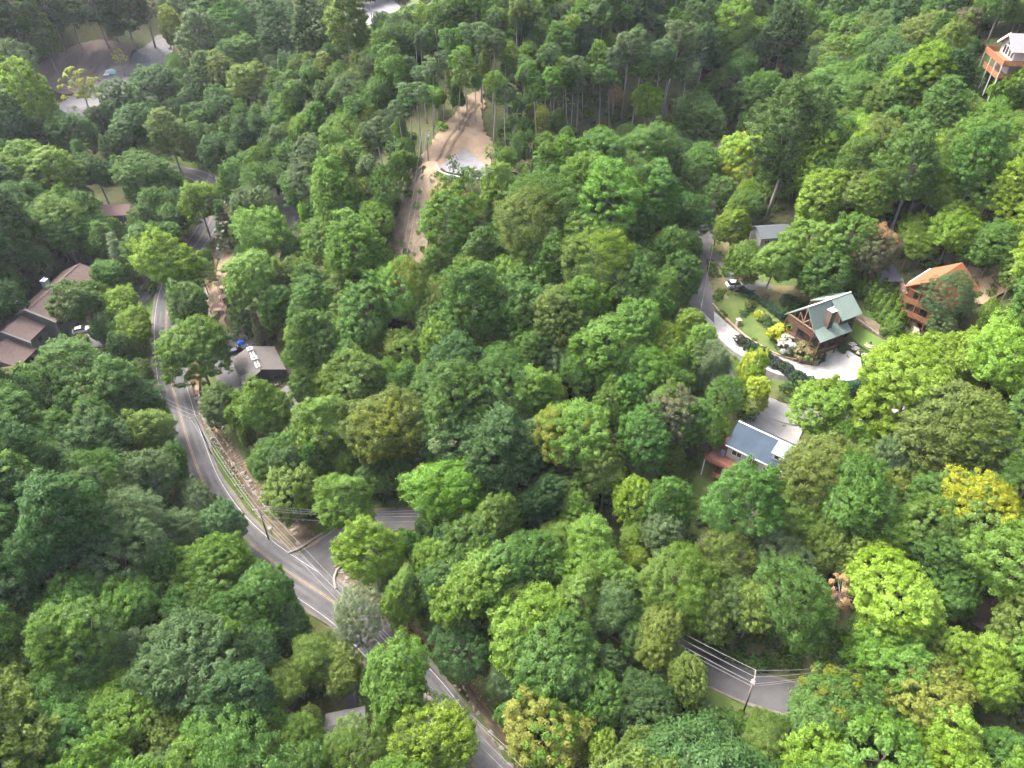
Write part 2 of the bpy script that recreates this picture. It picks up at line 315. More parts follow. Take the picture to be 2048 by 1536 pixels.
structure(drape('cabin_parking_apron', [(1590, 735), (1625, 745), (1640, 728), (1640, 700), (1655, 690), (1690, 705), (1716, 722), (1722, 745), (1715, 762), (1680, 766), (1640, 763), (1600, 755)], concrete, .20))
structure(drape('house_parking_apron', [(1480, 800), (1530, 795), (1575, 820), (1612, 835), (1600, 870), (1590, 905), (1560, 895), (1520, 870), (1480, 845)], concrete, .22))
structure(drape('gravel_lot', [(-60, 250), (40, 232), (110, 225), (150, 190), (200, 160), (240, 140), (290, 95), (318, 72), (342, 78), (345, 110), (320, 170), (312, 215), (280, 245), (200, 250), (100, 262), (-40, 290)], gravel, .30, 1.5))
structure(drape('bare_slope', [(112, 112), (150, 95), (210, 84), (270, 95), (262, 120), (225, 150), (190, 165), (140, 190), (100, 180), (60, 170), (70, 140)], mat('eroded_slope', (.13, .10, .085), .95, .3, .3, (.22, .165, .135), bump=1, detail=12, stretch=(1.2, .15, 1)), .45, 1.5))
structure(drape('far_parking_lot', [(690, 30), (712, 5), (760, -6), (790, 5), (812, 20), (770, 40), (712, 55)], mat('pale_lot', (.16, .16, .17), .9, .12, .2), .3, 4))
structure(drape('far_field', [(790, -2), (820, -20), (900, -25), (900, 10), (850, 18), (815, 16)], mat('far_grass', (.06, .09, .03), .9, .2, .1), .3, 5))
structure(drape('dirt_track', [(940, 190), (962, 182), (972, 190), (966, 215), (962, 240), (975, 275), (992, 298), (1000, 330), (990, 352), (950, 345), (905, 330), (875, 340), (858, 362), (845, 330), (862, 290), (880, 262), (905, 235)], earth, .22, 1, jit=.8))
for k_, pp in enumerate(([(950, 205), (930, 235), (908, 265), (890, 295), (872, 325)], [(958, 210), (938, 240), (918, 270), (903, 298), (893, 318)])): structure(ribbon('wheel_rut', catmull([G(u, v) for u, v in pp]), .35, mat('rut_dirt', (.085, .062, .042), .95, .4, .8, (.15, .112, .075), detail=12), dz=.52, step=.8, jit=.2))
structure(drape('logged_clearing', [(858, 362), (872, 350), (888, 380), (872, 420), (858, 470), (848, 530), (795, 530), (765, 495), (780, 440), (812, 400), (838, 340)], mat('slash_ground', (.085, .07, .048), .95, .4, .6, (.20, .155, .11), bump=1, detail=12), .16, 1, jit=.8))
structure(drape('gravel_pad', [(878, 333), (902, 322), (918, 308), (936, 305), (962, 325), (988, 340), (994, 350), (965, 356), (925, 351), (895, 346)], mat('pale_gravel', (.155, .157, .165), .95, .2, .6), .32, 1))
structure(drape('litter_bank', [(985, 300), (1010, 290), (1040, 262), (1090, 268), (1110, 300), (1115, 330), (1090, 345), (1040, 350), (1010, 340)], litter, .09, 1.5))
structure(drape('creek_bank', [(385, 806), (402, 812), (432, 850), (478, 905), (512, 960), (552, 1010), (595, 1045), (632, 1070), (620, 1090), (580, 1096), (552, 1075), (524, 1045), (505, 1015), (494, 985), (477, 945), (448, 905), (414, 865), (392, 830)], litter, .06, 1.0))
structure(drape('creek_bank', [(672, 1148), (700, 1150), (745, 1188), (790, 1225), (775, 1260), (740, 1235), (700, 1200), (676, 1185)], litter, .06, 1.0))
structure(drape('creek_bank', [(930, 1372), (955, 1390), (985, 1430), (1015, 1470), (1050, 1520), (1060, 1560), (1030, 1560), (1000, 1500), (968, 1460), (940, 1415)], litter, .06, 1.0))
structure(ribbon('creek', CREEK, 1.15, watm, dz=.13, step=2, th=.4, jit=.35))
structure(drape('sandy_drive', [(448, 478), (470, 480), (478, 500), (464, 540), (455, 590), (450, 640), (455, 665), (425, 678), (410, 660), (416, 610), (428, 560), (440, 520)], sand, .10, 1.2))
structure(drape('restaurant_lot', [(418, 672), (470, 668), (520, 680), (505, 690), (470, 720), (485, 770), (500, 800), (440, 770), (425, 720)], asph2, .11, 1.2))
structure(drape('patio', [(560, 780), (585, 772), (610, 800), (625, 835), (590, 842), (565, 815)], asph2, .11, 1.2))
structure(drape('lodge_driveway', [(120, 640), (150, 655), (190, 650), (230, 600), (265, 560), (300, 550), (312, 580), (290, 610), (250, 655), (215, 690), (160, 690)], asph2, .10, 1.5))
structure(drape('house_driveway', [(702, 1290), (712, 1300), (716, 1400), (722, 1450), (700, 1460), (690, 1400), (695, 1330)], drkasph, .10, 1.0))
structure(drape('lawn', [(1692, 652), (1700, 648), (1722, 660), (1760, 682), (1785, 700), (1770, 712), (1748, 716), (1720, 695), (1698, 672)], grassm, .09, .8, jit=.1))
structure(drape('cabin_garden_bed', [(1700, 640), (1715, 632), (1760, 650), (1800, 680), (1812, 700), (1790, 700), (1760, 678), (1725, 655)], litter, .07, .8))
structure(drape('cabin_garden', [(1420, 600), (1450, 590), (1500, 585), (1590, 580), (1600, 610), (1570, 640), (1580, 690), (1600, 715), (1560, 712), (1500, 680), (1450, 640)], grassd, .06, 1.2))
structure(drape('cabin_yard', [(1500, 590), (1540, 568), (1600, 572), (1640, 580), (1620, 600), (1590, 610), (1560, 602), (1525, 602)], mat('dry_grass', (.085, .085, .035), .95, .3, .4, (.15, .12, .065), bump=.6, detail=10), .085, 1.2))
structure(drape('hedge_bank', [(1540, 755), (1600, 768), (1680, 778), (1712, 785), (1690, 805), (1640, 812), (1590, 815), (1560, 800)], grassd, .06, 1.2))
structure(drape('hill_road_verge', [(1425, 512), (1452, 540), (1468, 575), (1465, 600), (1440, 605), (1422, 590), (1416, 550)], mat('dry_verge', (.06, .08, .025), .95, .3, .5, (.15, .115, .07), bump=.6, detail=12), .06, 1.2))
structure(drape('hill_road_bank', [(1412, 420), (1440, 420), (1470, 460), (1470, 520), (1440, 505), (1420, 480)], mat('dry_verge', (.12, .12, .04)), .06, 1.2))
cbk = G(1962, 578); structure(drape('cut_bank', None, clay, .30, .6, ground_pts=[(cbk[0] + 7.5 * math.cos(a) * math.cos(-.5) - 3.6 * math.sin(a) * math.sin(-.5) * (1 + .25 * math.sin(3 * a)), cbk[1] + 7.5 * math.cos(a) * math.sin(-.5) + 3.6 * math.sin(a) * math.cos(-.5) * (1 + .25 * math.sin(3 * a))) for a in np.linspace(0, 6.28, 15)[:-1]], jit=.5))
structure(drape('slope_meadow', [(1330, 960), (1400, 910), (1440, 930), (1450, 965), (1430, 1010), (1420, 1090), (1360, 1110), (1320, 1040)], grassd, .06, 1.5))
structure(drape('road_verge', [(1390, 1375), (1440, 1400), (1500, 1420), (1590, 1440), (1600, 1470), (1500, 1480), (1400, 1450)], grassd, .06, 1.2))
structure(drape('road_bank', [(1420, 1300), (1500, 1290), (1600, 1285), (1690, 1290), (1700, 1320), (1640, 1350), (1560, 1355), (1480, 1338)], mat('bank_ground', (.04, .07, .018), .95, .3, .3, (.11, .095, .05), bump=.8, detail=10), .06, 1.2))
structure(drape('creek_verge', [(755, 1238), (790, 1258), (840, 1290), (880, 1340), (930, 1400), (980, 1460), (1030, 1530), (1010, 1535), (960, 1460), (915, 1405), (860, 1345), (800, 1285), (760, 1255)], mat('creek_verge', (.045, .085, .018), .95, .3, .4, (.11, .105, .045), bump=.6, detail=10), .07, 1.0))
structure(drape('creek_verge', [(408, 860), (420, 900), (440, 950), (470, 1000), (500, 1040), (540, 1090), (520, 1080), (480, 1030), (446, 985), (425, 945), (410, 905)], mat('creek_verge', (.05, .1, .02)), .09, 1.0))
structure(drape('sandy_corner', [(580, 1098), (600, 1092), (640, 1070), (650, 1075), (628, 1090), (600, 1104)], sand, .12, .6))
structure(drape('grass_path', [(780, 615), (795, 590), (822, 588), (830, 610), (815, 640), (790, 640)], gravel, .08, 1.2))
structure(drape('bare_floor', [(1930, 1235), (1960, 1205), (2030, 1200), (2060, 1230), (2010, 1255), (1960, 1262)], litter, .07, 1.5))
# ------------------------------------------------------------------ buildings
BUILD_FOOT = []      # (x, y, r) kept free of trees
def foot(root, x0, x1, y0, y1):
    c, s = math.cos(root.rotation_euler.z), math.sin(root.rotation_euler.z)
    for x in np.arange(x0, x1 + 1.9, 2.0):
        for y in np.arange(y0, y1 + 1.9, 2.0): BUILD_FOOT.append((root.location.x + x * c - y * s, root.location.y + x * s + y * c, 1.6))
def prism_x(b, x0, x1, poly):
    n = len(poly); vs = [(x0, y, z) for y, z in poly] + [(x1, y, z) for y, z in poly]
    return b.add(vs, [tuple(reversed(range(n))), tuple(range(n, 2 * n))] + [(i, (i + 1) % n, (i + 1) % n + n, i + n) for i in range(n)])
def slope(b, x0, x1, ya, za, yb, zb, th=.16):
    """roof slope from the ridge (ya, za) down to the eave (yb, zb)"""
    q = [(x0, ya, za), (x0, yb, zb), (x1, yb, zb), (x1, ya, za)]
    if yb > ya: q = q[::-1]
    return b.slab(q, th)
def win(root, mframe, mpane, axis, pos, a0, a1, z0, z1, sgn, mull=0, t=.07):
    """window on a wall facing axis (x or y); pos is the wall plane; sgn the outward side"""
    b = MB(); p0, p1 = sorted((pos + .02 * sgn, pos + .10 * sgn))
    def bx(c0, c1, d0, d1): b.box(p0, p1, c0, c1, d0, d1) if axis == 'x' else b.box(c0, c1, p0, p1, d0, d1)
    bx(a0, a1, z0, z0 + t); bx(a0, a1, z1 - t, z1); bx(a0, a0 + t, z0 + t, z1 - t); bx(a1 - t, a1, z0 + t, z1 - t)
    for k in range(mull):
        c = a0 + (a1 - a0) * (k + 1) / (mull + 1); bx(c - t / 2, c + t / 2, z0 + t, z1 - t)
    f = b.build('window', mframe, root); g = MB(); q0, q1 = sorted((pos + .01 * sgn, pos + .045 * sgn))
    if axis == 'x': g.box(q0, q1, a0 + t * .8, a1 - t * .8, z0 + t * .8, z1 - t * .8)
    else: g.box(a0 + t * .8, a1 - t * .8, q0, q1, z0 + t * .8, z1 - t * .8)
    g.build('pane', mpane, f); return f
def railing(root, pts, h, m, solid=False, gap=.35, name='railing'):
    b = MB()
    for (x0, y0, z0), (x1, y1, z1) in zip(pts[:-1], pts[1:]):
        a, c = Vector((x0, y0, z0)), Vector((x1, y1, z1)); L_ = (c - a).length; d = (c - a).normalized(); nn = d.cross(Vector((0, 0, 1))).normalized() * .04
        def bar(p, q, hz, w=.05): 
            up = Vector((0, 0, hz)); b.add([p - nn, q - nn, q + nn, p + nn, p - nn + up, q - nn + up, q + nn + up, p + nn + up], [(3, 2, 1, 0), (4, 5, 6, 7), (0, 1, 5, 4), (1, 2, 6, 5), (2, 3, 7, 6), (3, 0, 4, 7)])
        bar(a + Vector((0, 0, h - .09)), c + Vector((0, 0, h - .09)), .09); bar(a + Vector((0, 0, .08)), c + Vector((0, 0, .08)), .08)
        for k in range(int(L_ / gap) + 1):
            p = a + d * min(k * gap, L_ - .05); bar(p + Vector((0, 0, 0)), p + d * (.05 if not solid else gap * .8), h - .1)
    return b.build(name, m, root)
glass = mat('window_glass', (.03, .035, .04), .08, .2, .5, spec=.6)
whitep = mat('white_trim', (.50, .50, .49), .6, .06, 2)
log_w = mat('log_wall', (.075, .048, .034), .8, .3, 1.2, (.125, .08, .056), stretch=(.4, .4, 5))
green_metal = mat('green_metal_roof', (.16, .21, .182), .42, .07, .3, spec=.5, stretch=(8, .3, .3))
brown_wood = mat('brown_wood', (.085, .048, .032), .8, .25, 2)
dark_wood = mat('dark_wood', (.05, .033, .025), .8, .3, 2)
deck_red = mat('red_deck_stain', (.175, .075, .048), .75, .15, 1.2, stretch=(.3, 6, 1))
slate_blue = mat('blue_metal_roof', (.045, .066, .092), .7, .18, .35, spec=.12)
gray_siding = mat('grey_siding', (.30, .30, .285), .8, .08, 1, stretch=(.3, .3, 6))
shingle = mat('brown_shingles', (.075, .053, .047), .95, .22, 1.8, (.12, .088, .079), detail=10, bump=.3)
gray_shingle = mat('grey_shingles', (.098, .091, .088), .95, .14, 1.5, detail=10, bump=.3)
lt_shingle = mat('light_grey_shingles', (.19, .187, .20), .95, .08, 1.5)
siding_gb = mat('grey_brown_siding', (.13, .125, .12), .85, .15, 1.5, stretch=(.3, .3, 6))
dgreen_wall = mat('dark_green_siding', (.045, .055, .050), .85, .2, 1.5, stretch=(.3, .3, 6))
rust_metal = mat('orange_metal_roof', (.25, .095, .048), .45, .08, .3, spec=.4)
log_o = mat('orange_log_wall', (.17, .072, .034), .8, .25, 1.2, (.25, .115, .055), stretch=(.4, .4, 5))
metal_l = mat('light_sheet_metal', (.55, .56, .58), .35, .1, 1, metal=.3)
stone_m = mat('dry_stone', (.32, .26, .20), .95, .35, 1.5, (.50, .42, .33), bump=1)
def root_at(name, label, cat, p, zroot, yaw): return thing(name, label, cat, (p[0], p[1], zroot), yaw)

# green-roofed cabin
A = P(1616.7, 622.2 - 8, 34.6); cab = root_at('log_cabin', 'brown log cabin with green metal roof, tall chimney and two-level porch', 'cabin', A, 25.6, rad(27.4)); foot(cab, -1, 11, -5, 5)
b = MB(); prism_x(b, 2.2, 6.0, [(-3.0, -.6), (3.8, -.6), (3.8, 5.0), (0, 8.5), (-2.45, 5.2), (-3.0, 4.7)]); prism_x(b, 6.0, 10.6, [(-3.3, -.8), (3.7, -.8), (3.7, 6.2), (0, 8.65), (-3.3, 6.2)]); b.build('wall', log_w, cab)
b = MB(); slope(b, 0, 6.0, 0, 9.0, -2.7, 5.25); slope(b, 0, 8.35, -2.7, 5.25, -5.0, 3.9, .14); slope(b, 0, 6.0, 0, 9.0, 4.8, 4.5); slope(b, 5.85, 11.2, 0, 9.08, -3.95, 6.35); slope(b, 5.85, 11.2, 0, 9.08, 4.4, 6.2)
rf = b.build('roof', green_metal, cab)
MB().box(-.05, 11.25, -.14, .14, 9.03, 9.14).build('ridge_cap', whitep, rf)
b = MB()
for x in np.arange(.4, 11.2, .45):
    near = (0, 9.0, -2.7, 5.25) if x < 5.9 else (0, 9.08, -3.95, 6.35)
    b.tube([(x, near[0], near[1] + .02), (x, near[2], near[3] + .02)], .028, 4)
    far = (4.8, 4.5) if x < 5.9 else (4.4, 6.2); b.tube([(x, 0, near[1] + .02), (x, far[0], far[1] + .02)], .028, 4)
    if x < 8.3: b.tube([(x, -2.75, 5.24), (x, -5.0, 3.93)], .028, 4)
sm = b.build('roof_seams', green_metal, rf); sm['kind'] = 'stuff'
ch = MB().box(3.0, 4.25, -3.25, -2.05, 4.3, 8.7).build('chimney', mat('chimney_wood', (.12, .085, .07), .85, .25, 1.5, stretch=(3, 3, .3)), cab)
MB().box(2.9, 4.35, -3.35, -1.95, 8.7, 8.86).build('chimney_cap', metal_l, ch); MB().tube([(3.8, -2.5, 8.86), (3.8, -2.5, 9.5)], .14, 8).build('flue', metal_l, ch)
b = MB(); b.box(.1, 2.2, -4.7, 4.2, .35, .55); b.box(2.2, 8.2, -4.7, -3.02, .35, .55); b.box(.15, 2.2, -2.9, 3.8, 3.55, 3.75); b.build('porch_floor', brown_wood, cab)
railing(cab, [(8.1, -4.65, .55), (.15, -4.65, .55), (.15, 4.15, .55), (2.2, 4.15, .55)], 1.0, brown_wood, True); railing(cab, [(.2, -2.9, 3.75), (.2, 3.8, 3.75)], 1.0, brown_wood, True)
for y in (-4.6, -2.6, 1.0, 4.1): MB().box(.12, .32, y - .1, y + .1, -2.2 if y < 0 else -.6, 4.1 if abs(y) > 4 else 5.2).build('porch_post', brown_wood, cab)
for x in (2.8, 5.4, 8.0): MB().box(x, x + .2, -4.7, -4.5, -2.0, 3.9).build('porch_post', brown_wood, cab)
b = MB(); b.box(.02, .2, -3.0, 4.0, 5.05, 5.3); b.box(.02, .2, -.1, .1, 5.3, 8.7)
for s_ in (-1, 1): b.tube([(.1, 0, 5.4), (.1, 1.35 * s_, 7.0)], .1, 5); b.tube([(.1, 1.4 * s_, 5.3), (.1, 1.4 * s_, 6.7)], .09, 5)
b.build('gable_truss', mat('pale_log', (.20, .13, .085), .8, .2, 1), cab)
b = MB(); b.box(.6, 8.0, -4.5, -3.0, -2.4, .3); b.build('basement_wall', stone_m, cab)
win(cab, log_w, glass, 'y', -4.52, 1.2, 3.6, -2.2, -.2, -1, 1)
for x in (6.6, 8.6): win(cab, brown_wood, glass, 'y', -3.3, x, x + 1.3, 3.8, 5.2, -1, 1)
for x in (6.8, 8.8): win(cab, brown_wood, glass, 'y', -3.3, x, x + 1.0, 1.0, 2.3, -1)
win(cab, brown_wood, glass, 'x', 2.2, -1.6, 1.6, 5.2, 6.6, -1, 1); win(cab, brown_wood, glass, 'x', 2.2, .6, 2.4, .7, 2.7, -1, 1); win(cab, brown_wood, glass, 'x', 2.2, -2.4, -1.2, .6, 2.6, -1)
b = MB()
for k in range(11): b.box(6.6, 7.9, -5.15 - .42 * k, -4.75 - .42 * k, .30 - .26 * k, .38 - .26 * k)
st = b.build('stairs', dark_wood, cab); st['kind'] = 'stuff'
b = MB()
for x in (6.5, 8.0):
    b.tube([(x, -4.75, .3), (x, -9.4, -2.55)], .09, 4); b.tube([(x, -4.75, 1.3), (x, -9.4, -1.5)], .05, 4)
    for k in range(7): y = -4.8 - k * .75; z = .3 - k * .465; b.tube([(x, y, z), (x, y, z + 1)], .04, 4)
b.build('stair_rail', dark_wood, cab)

# blue-roofed house
A = P(1482, 842, 24.5); blu = root_at('blue_roof_house', 'grey house with blue ribbed metal roof and red stained deck', 'house', A, 18.4, rad(-39.0)); foot(blu, -3, 13, -7, 4); blu.scale = (.93, .93, .95)
b = MB(); prism_x(b, 0, 12, [(-3.6, -4), (3.6, -.4), (3.6, 3.3), (0, 5.8), (-3.6, 3.3)]); b.build('wall', gray_siding, blu)
b = MB(); slope(b, -.4, 12.4, 0, 6.1, -4.15, 3.15); slope(b, -.4, 12.4, 0, 6.1, 4.15, 3.15); rf = b.build('roof', slate_blue, blu)
b = MB()
for x in np.arange(-.3, 12.4, .38):
    for s_ in (-1, 1): b.tube([(x, 0, 6.12), (x, 4.15 * s_, 3.17)], .035, 4)
rr = b.build('roof_ribs', slate_blue, rf); rr['kind'] = 'stuff'
MB().box(-.42, 12.42, -.16, .16, 6.12, 6.22).build('ridge_cap', whitep, rf); MB().box(-.4, 12.4, -4.35, -4.15, 3.02, 3.2).build('gutter', metal_l, rf)
b = MB(); slope(b, 7.6, 11.6, -.1, 6.35, -3.2, 5.3); dm = b.build('dormer', mat('pale_metal_roof', (.14, .19, .215), .45, .06, .4), blu); prism_x(MB(), 7.9, 11.3, [(-2.95, 3.6), (-.2, 5.8), (-.2, 6.15), (-2.95, 5.2)]).build('dormer_wall', gray_siding, dm)
for a0, a1 in ((8.3, 9.3), (10.0, 11.0)): win(blu, whitep, glass, 'y', -2.95, a0, a1, 4.15, 5.1, -1)
for a0, a1, z0, z1 in ((.9, 2.9, 1.1, 2.4), (4.0, 6.0, .15, 2.4), (7.2, 9.2, 1.0, 2.3), (10.3, 11.5, 1.2, 2.3)): win(blu, whitep, glass, 'y', -3.6, a0, a1, z0, z1, -1, 1, .1)
win(blu, whitep, glass, 'x', 0, -1.5, 1.5, 1.0, 2.4, -1, 1, .1)
b = MB(); b.box(-3.0, 12.2, -6.9, -3.62, -.12, .08); b.box(-3.0, -.02, -3.62, 2.6, -.12, .08); dk = b.build('deck', deck_red, blu)
railing(blu, [(12.1, -6.85, .08), (-2.95, -6.85, .08), (-2.95, 2.5, .08)], 1.0, deck_red, False, .16)
for x in (-2.85, 1, 5, 9, 12): MB().box(x, x + .18, -6.85, -6.67, -5.5, -.1).build('deck_post', whitep, blu)
b = MB(); b.box(-.8, 7.0, -7.3, -3.9, -2.9, -2.75); b.build('lower_deck', deck_red, blu); railing(blu, [(7, -7.25, -2.75), (-.75, -7.25, -2.75), (-.75, -3.9, -2.75)], .95, deck_red, False, .2)

# long lodge
A = P(51.6, 623.4, 9); lod = root_at('lodge', 'long stepped lodge with brown shingle roofs and grey siding', 'lodge', A, 1.0, rad(84)); foot(lod, -22, 25, -7, 7)
b = MB(); prism_x(b, .2, 23.4, [(-5.6, -1), (5.6, -1), (5.6, 5.0), (0, 7.6), (-5.6, 5.0)]); prism_x(b, -7.2, -.32, [(-3.4, -1), (6.4, -1), (6.4, 4.4), (1.5, 6.5), (-3.4, 4.2)]); prism_x(b, -14.6, -7.25, [(-4.6, -1), (6.2, -1), (6.2, 2.6), (1.2, 4.9), (-4.6, 2.5)]); b.build('wall', siding_gb, lod)
b = MB(); slope(b, .3, 24, 0, 8.0, -6.3, 5.0, .2); slope(b, .3, 24, 0, 8.0, 6.3, 5.0, .2); slope(b, -7.6, -.32, 1.5, 6.9, -4.1, 4.35, .2); slope(b, -7.6, -.32, 1.5, 6.9, 7, 4.35, .2); slope(b, -15.2, -7.62, 1.2, 5.3, -5.5, 2.55, .2); slope(b, -15.2, -7.62, 1.2, 5.3, 7, 2.6, .2)
rf = b.build('roof', shingle, lod); MB().box(.3, 24, -.16, .16, 8.0, 8.07).build('ridge_cap', shingle, rf)
b = MB(); prism_x(b, -.3, .28, [(-6.9, -1), (-5.9, -1), (-5.9, 5.0), (0, 8.0), (6.2, 5.2), (6.6, 5.4), (0, 8.75), (-6.9, 5.4)]); prism_x(b, -7.98, -7.55, [(-4.9, -1), (-4.2, -1), (-4.2, 4.2), (1.5, 6.9), (1.5, 7.3), (-4.9, 4.5)]); b.build('fire_wall', siding_gb, lod)
for x in (2.6, 13.2):
    c_ = MB().box(x - .75, x + .75, 2.6, 3.9, 5.8, 8.9).build('chimney', mat('chimney_grey', (.30, .31, .33), .85, .15, 2), lod); MB().box(x - .85, x + .85, 2.5, 4.0, 8.9, 9.05).build('chimney_cap', metal_l, c_)
    for s_ in (-.35, .35): MB().tube([(x + s_, 3.2, 9.05), (x + s_, 3.2, 9.55)], .16, 8).build('flue', metal_l, c_)
for x, z0 in ((2.2, 2.6), (6.2, 2.6), (10.2, 2.6), (14.2, 2.6)): win(lod, siding_gb, glass, 'y', -5.6, x, x + 1.3, z0, z0 + 1.4, -1)
win(lod, siding_gb, glass, 'y', -3.4, -4.2, -2.6, 1.6, 3.0, -1); win(lod, siding_gb, glass, 'y', -4.6, -12.5, -9.2, .2, 2.2, -1, 1)
b = MB(); b.box(-7.0, -.4, -5.6, -3.4, -.2, 0); b.build('balcony', siding_gb, lod)

# dark green building with rooftop units
A = P(497.5, 692, 5.2); mid = root_at('dark_green_building', 'dark green building with taupe shingle roof and rooftop vent units', 'building', A, .4, rad(-60.5)); foot(mid, -1, 12, -5, 6)
b = MB(); prism_x(b, .3, 10.2, [(-4.3, -.8), (5.3, -.8), (5.3, 2.55), (0, 4.6), (-4.3, 2.55)]); b.build('wall', dgreen_wall, mid)
b = MB(); slope(b, 0, 11.2, 0, 4.8, -4.8, 2.5); slope(b, 0, 10.5, 0, 4.8, 5.8, 2.5); b.build('roof', gray_shingle, mid)
q = [(6.4, -4.3, 2.9), (8.2, -4.3, 2.9), (8.2, -3.0, 3.52), (6.4, -3.0, 3.52)]; MB().slab(q, .08).build('skylight_panel', mat('opening_shade', (.03, .035, .035), .5), mid)  # flat dark panel; the shade inside the skylight opening is put into its colour
for x in (1.4, 5.6):
    c_ = MB().box(x, x + 1.3, -.75, .55, 4.3, 5.5).build('vent_unit', metal_l, mid); MB().box(x + .3, x + 1.0, -.45, .25, 5.5, 5.56).build('vent_grille', mat('dark_grille', (.05, .05, .05), .6), c_)
for x0, x1 in ((2.8, 5.5), (7.0, 9.6)): MB().box(x0, x1, -.55, -.2, 4.55, 4.95).build('duct', metal_l, mid); MB().box(x0, x1, .15, .45, 4.6, 4.98).build('duct', mat('cream_duct', (.5, .46, .38), .6), mid)
win(mid, dgreen_wall, mat('sky_glass', (.10, .13, .16), .1), 'x', 10.2, -2.2, -.6, .6, 2.2, 1); win(mid, dgreen_wall, glass, 'x', 10.2, 2.6, 4.2, .4, 2.0, 1)
MB().box(10.3, 13.2, -2.0, 5.2, -.6, -.35).build('patio_deck', dark_wood, mid); railing(mid, [(13.1, -1.5, -.35), (13.1, 5.1, -.35)], .95, dark_wood, False, .25)

# orange-roofed log house
A = P(1872, 560, 40.8); B_ = P(1926, 524, 40.8); yw = math.atan2(B_[1] - A[1], B_[0] - A[0]); ora = root_at('orange_log_house', 'orange-roofed log house with stacked balconies behind a stone wall', 'house', A, 31.8, yw); foot(ora, -1, 12, -5, 5); ora.scale = (.86, .86, .9)
b = MB(); prism_x(b, 1.4, 11.2, [(-4.6, -1.5), (4.6, -1.5), (4.6, 6.2), (0, 9.4), (-4.6, 6.2)]); b.build('wall', log_o, ora)
b = MB(); slope(b, -.6, 11.8, 0, 10.0, -5.6, 6.0, .2); slope(b, -.6, 11.8, 0, 10.0, 5.6, 6.0, .2); rf = b.build('roof', rust_metal, ora); MB().box(2, 11.8, 5.5, 5.75, 5.9, 6.06).build('gutter', whitep, rf)
b = MB()
for z in (.2, 3.1): b.box(-.5, 1.4, -4.8, 4.8, z, z + .2)
b.build('balcony', log_o, ora)
for z in (.4, 3.3): railing(ora, [(1.4, 4.75, z), (-.45, 4.75, z), (-.45, -4.75, z), (1.4, -4.75, z)], 1.0, log_o, True)
for y in (-4.7, -1.6, 1.6, 4.7): MB().box(-.5, -.3, y - .1, y + .1, -1.5, 6.0).build('balcony_post', log_o, ora)
b = MB(); b.box(-.4, -.2, -4.4, 4.4, 6.0, 6.25); [b.tube([(-.3, 0, 6.3), (-.3, 2.2 * s_, 8.2)], .09, 5) for s_ in (-1, 1)]; b.build('gable_truss', log_o, ora)
for y in (-3.4, -.8, 1.8):
    for z in (.6, 3.6): win(ora, dark_wood, glass, 'x', 1.4, y, y + 1.6, z, z + 2.0, -1, 1)

# grey house with orange decks
A = P(2024, 66, 71); gry = root_at('grey_deck_house', 'light grey house with white trim above two orange wooden decks', 'house', A, 60.5, rad(-9.8)); foot(gry, -4, 14, -9, 6); gry.scale = (.8, .8, .8); gry.location.z += 2.0
b = MB(); prism_x(b, .8, 14, [(-4.6, -2), (4.6, -2), (4.6, 7.5), (0, 10.2), (-4.6, 7.5)]); b.box(3.4, 14, -9.4, -4.6, -2, 6.2); b.build('wall', mat('white_siding', (.33, .33, .325), .7, .06, 1, stretch=(.3, .3, 6)), gry)
b = MB(); slope(b, -.2, 14.4, 0, 10.6, -5.4, 7.3, .2); slope(b, -.2, 14.4, 0, 10.6, 5.4, 7.3, .2); slope(b, 3.0, 14.4, -4.9, 8.0, -10, 6.0, .2); b.build('roof', lt_shingle, gry)
b = MB(); slope(b, -.42, -.18, 0, 10.72, -5.5, 7.38, .5); slope(b, -.42, -.18, 0, 10.72, 5.5, 7.38, .5); b.build('barge_board', whitep, gry)
for y in (-4.2, -2.4, -.4, 1.4): win(gry, whitep, glass, 'x', .8, y, y + 1.5, 5.3, 7.4, -1)
for y in (-2.4, -.2): win(gry, whitep, glass, 'x', .8, y, y + 1.6, 7.6, 8.4, -1)
for y in (-9.0, -7.0): win(gry, whitep, glass, 'x', 3.4, y, y + 1.4, 3.0, 5.0, -1)
for x in (5, 8.5, 11.5): win(gry, whitep, glass, 'y', -9.4, x, x + 1.5, 3.0, 5.0, -1)
owood = mat('orange_deck_wood', (.24, .105, .05), .75, .18, 1.5)
b = MB(); b.box(-2.6, .8, -8.2, 5.4, 4.6, 4.8); b.box(.8, 3.4, -8.2, -4.6, 4.6, 4.8); b.box(-2.6, .8, -8.0, 3, 1.4, 1.6); b.build('deck', owood, gry)
railing(gry, [(.8, 5.35, 4.8), (-2.55, 5.35, 4.8), (-2.55, -8.15, 4.8), (3.3, -8.15, 4.8)], 1.25, owood, True); railing(gry, [(-2.55, 3, 1.6), (-2.55, -7.95, 1.6), (.8, -7.95, 1.6)], 1.2, owood, True)
for y in (-8.1, -4, 0, 5.1): MB().box(-2.6, -2.4, y, y + .2, -4, 4.6).build('deck_post', whitep, gry)

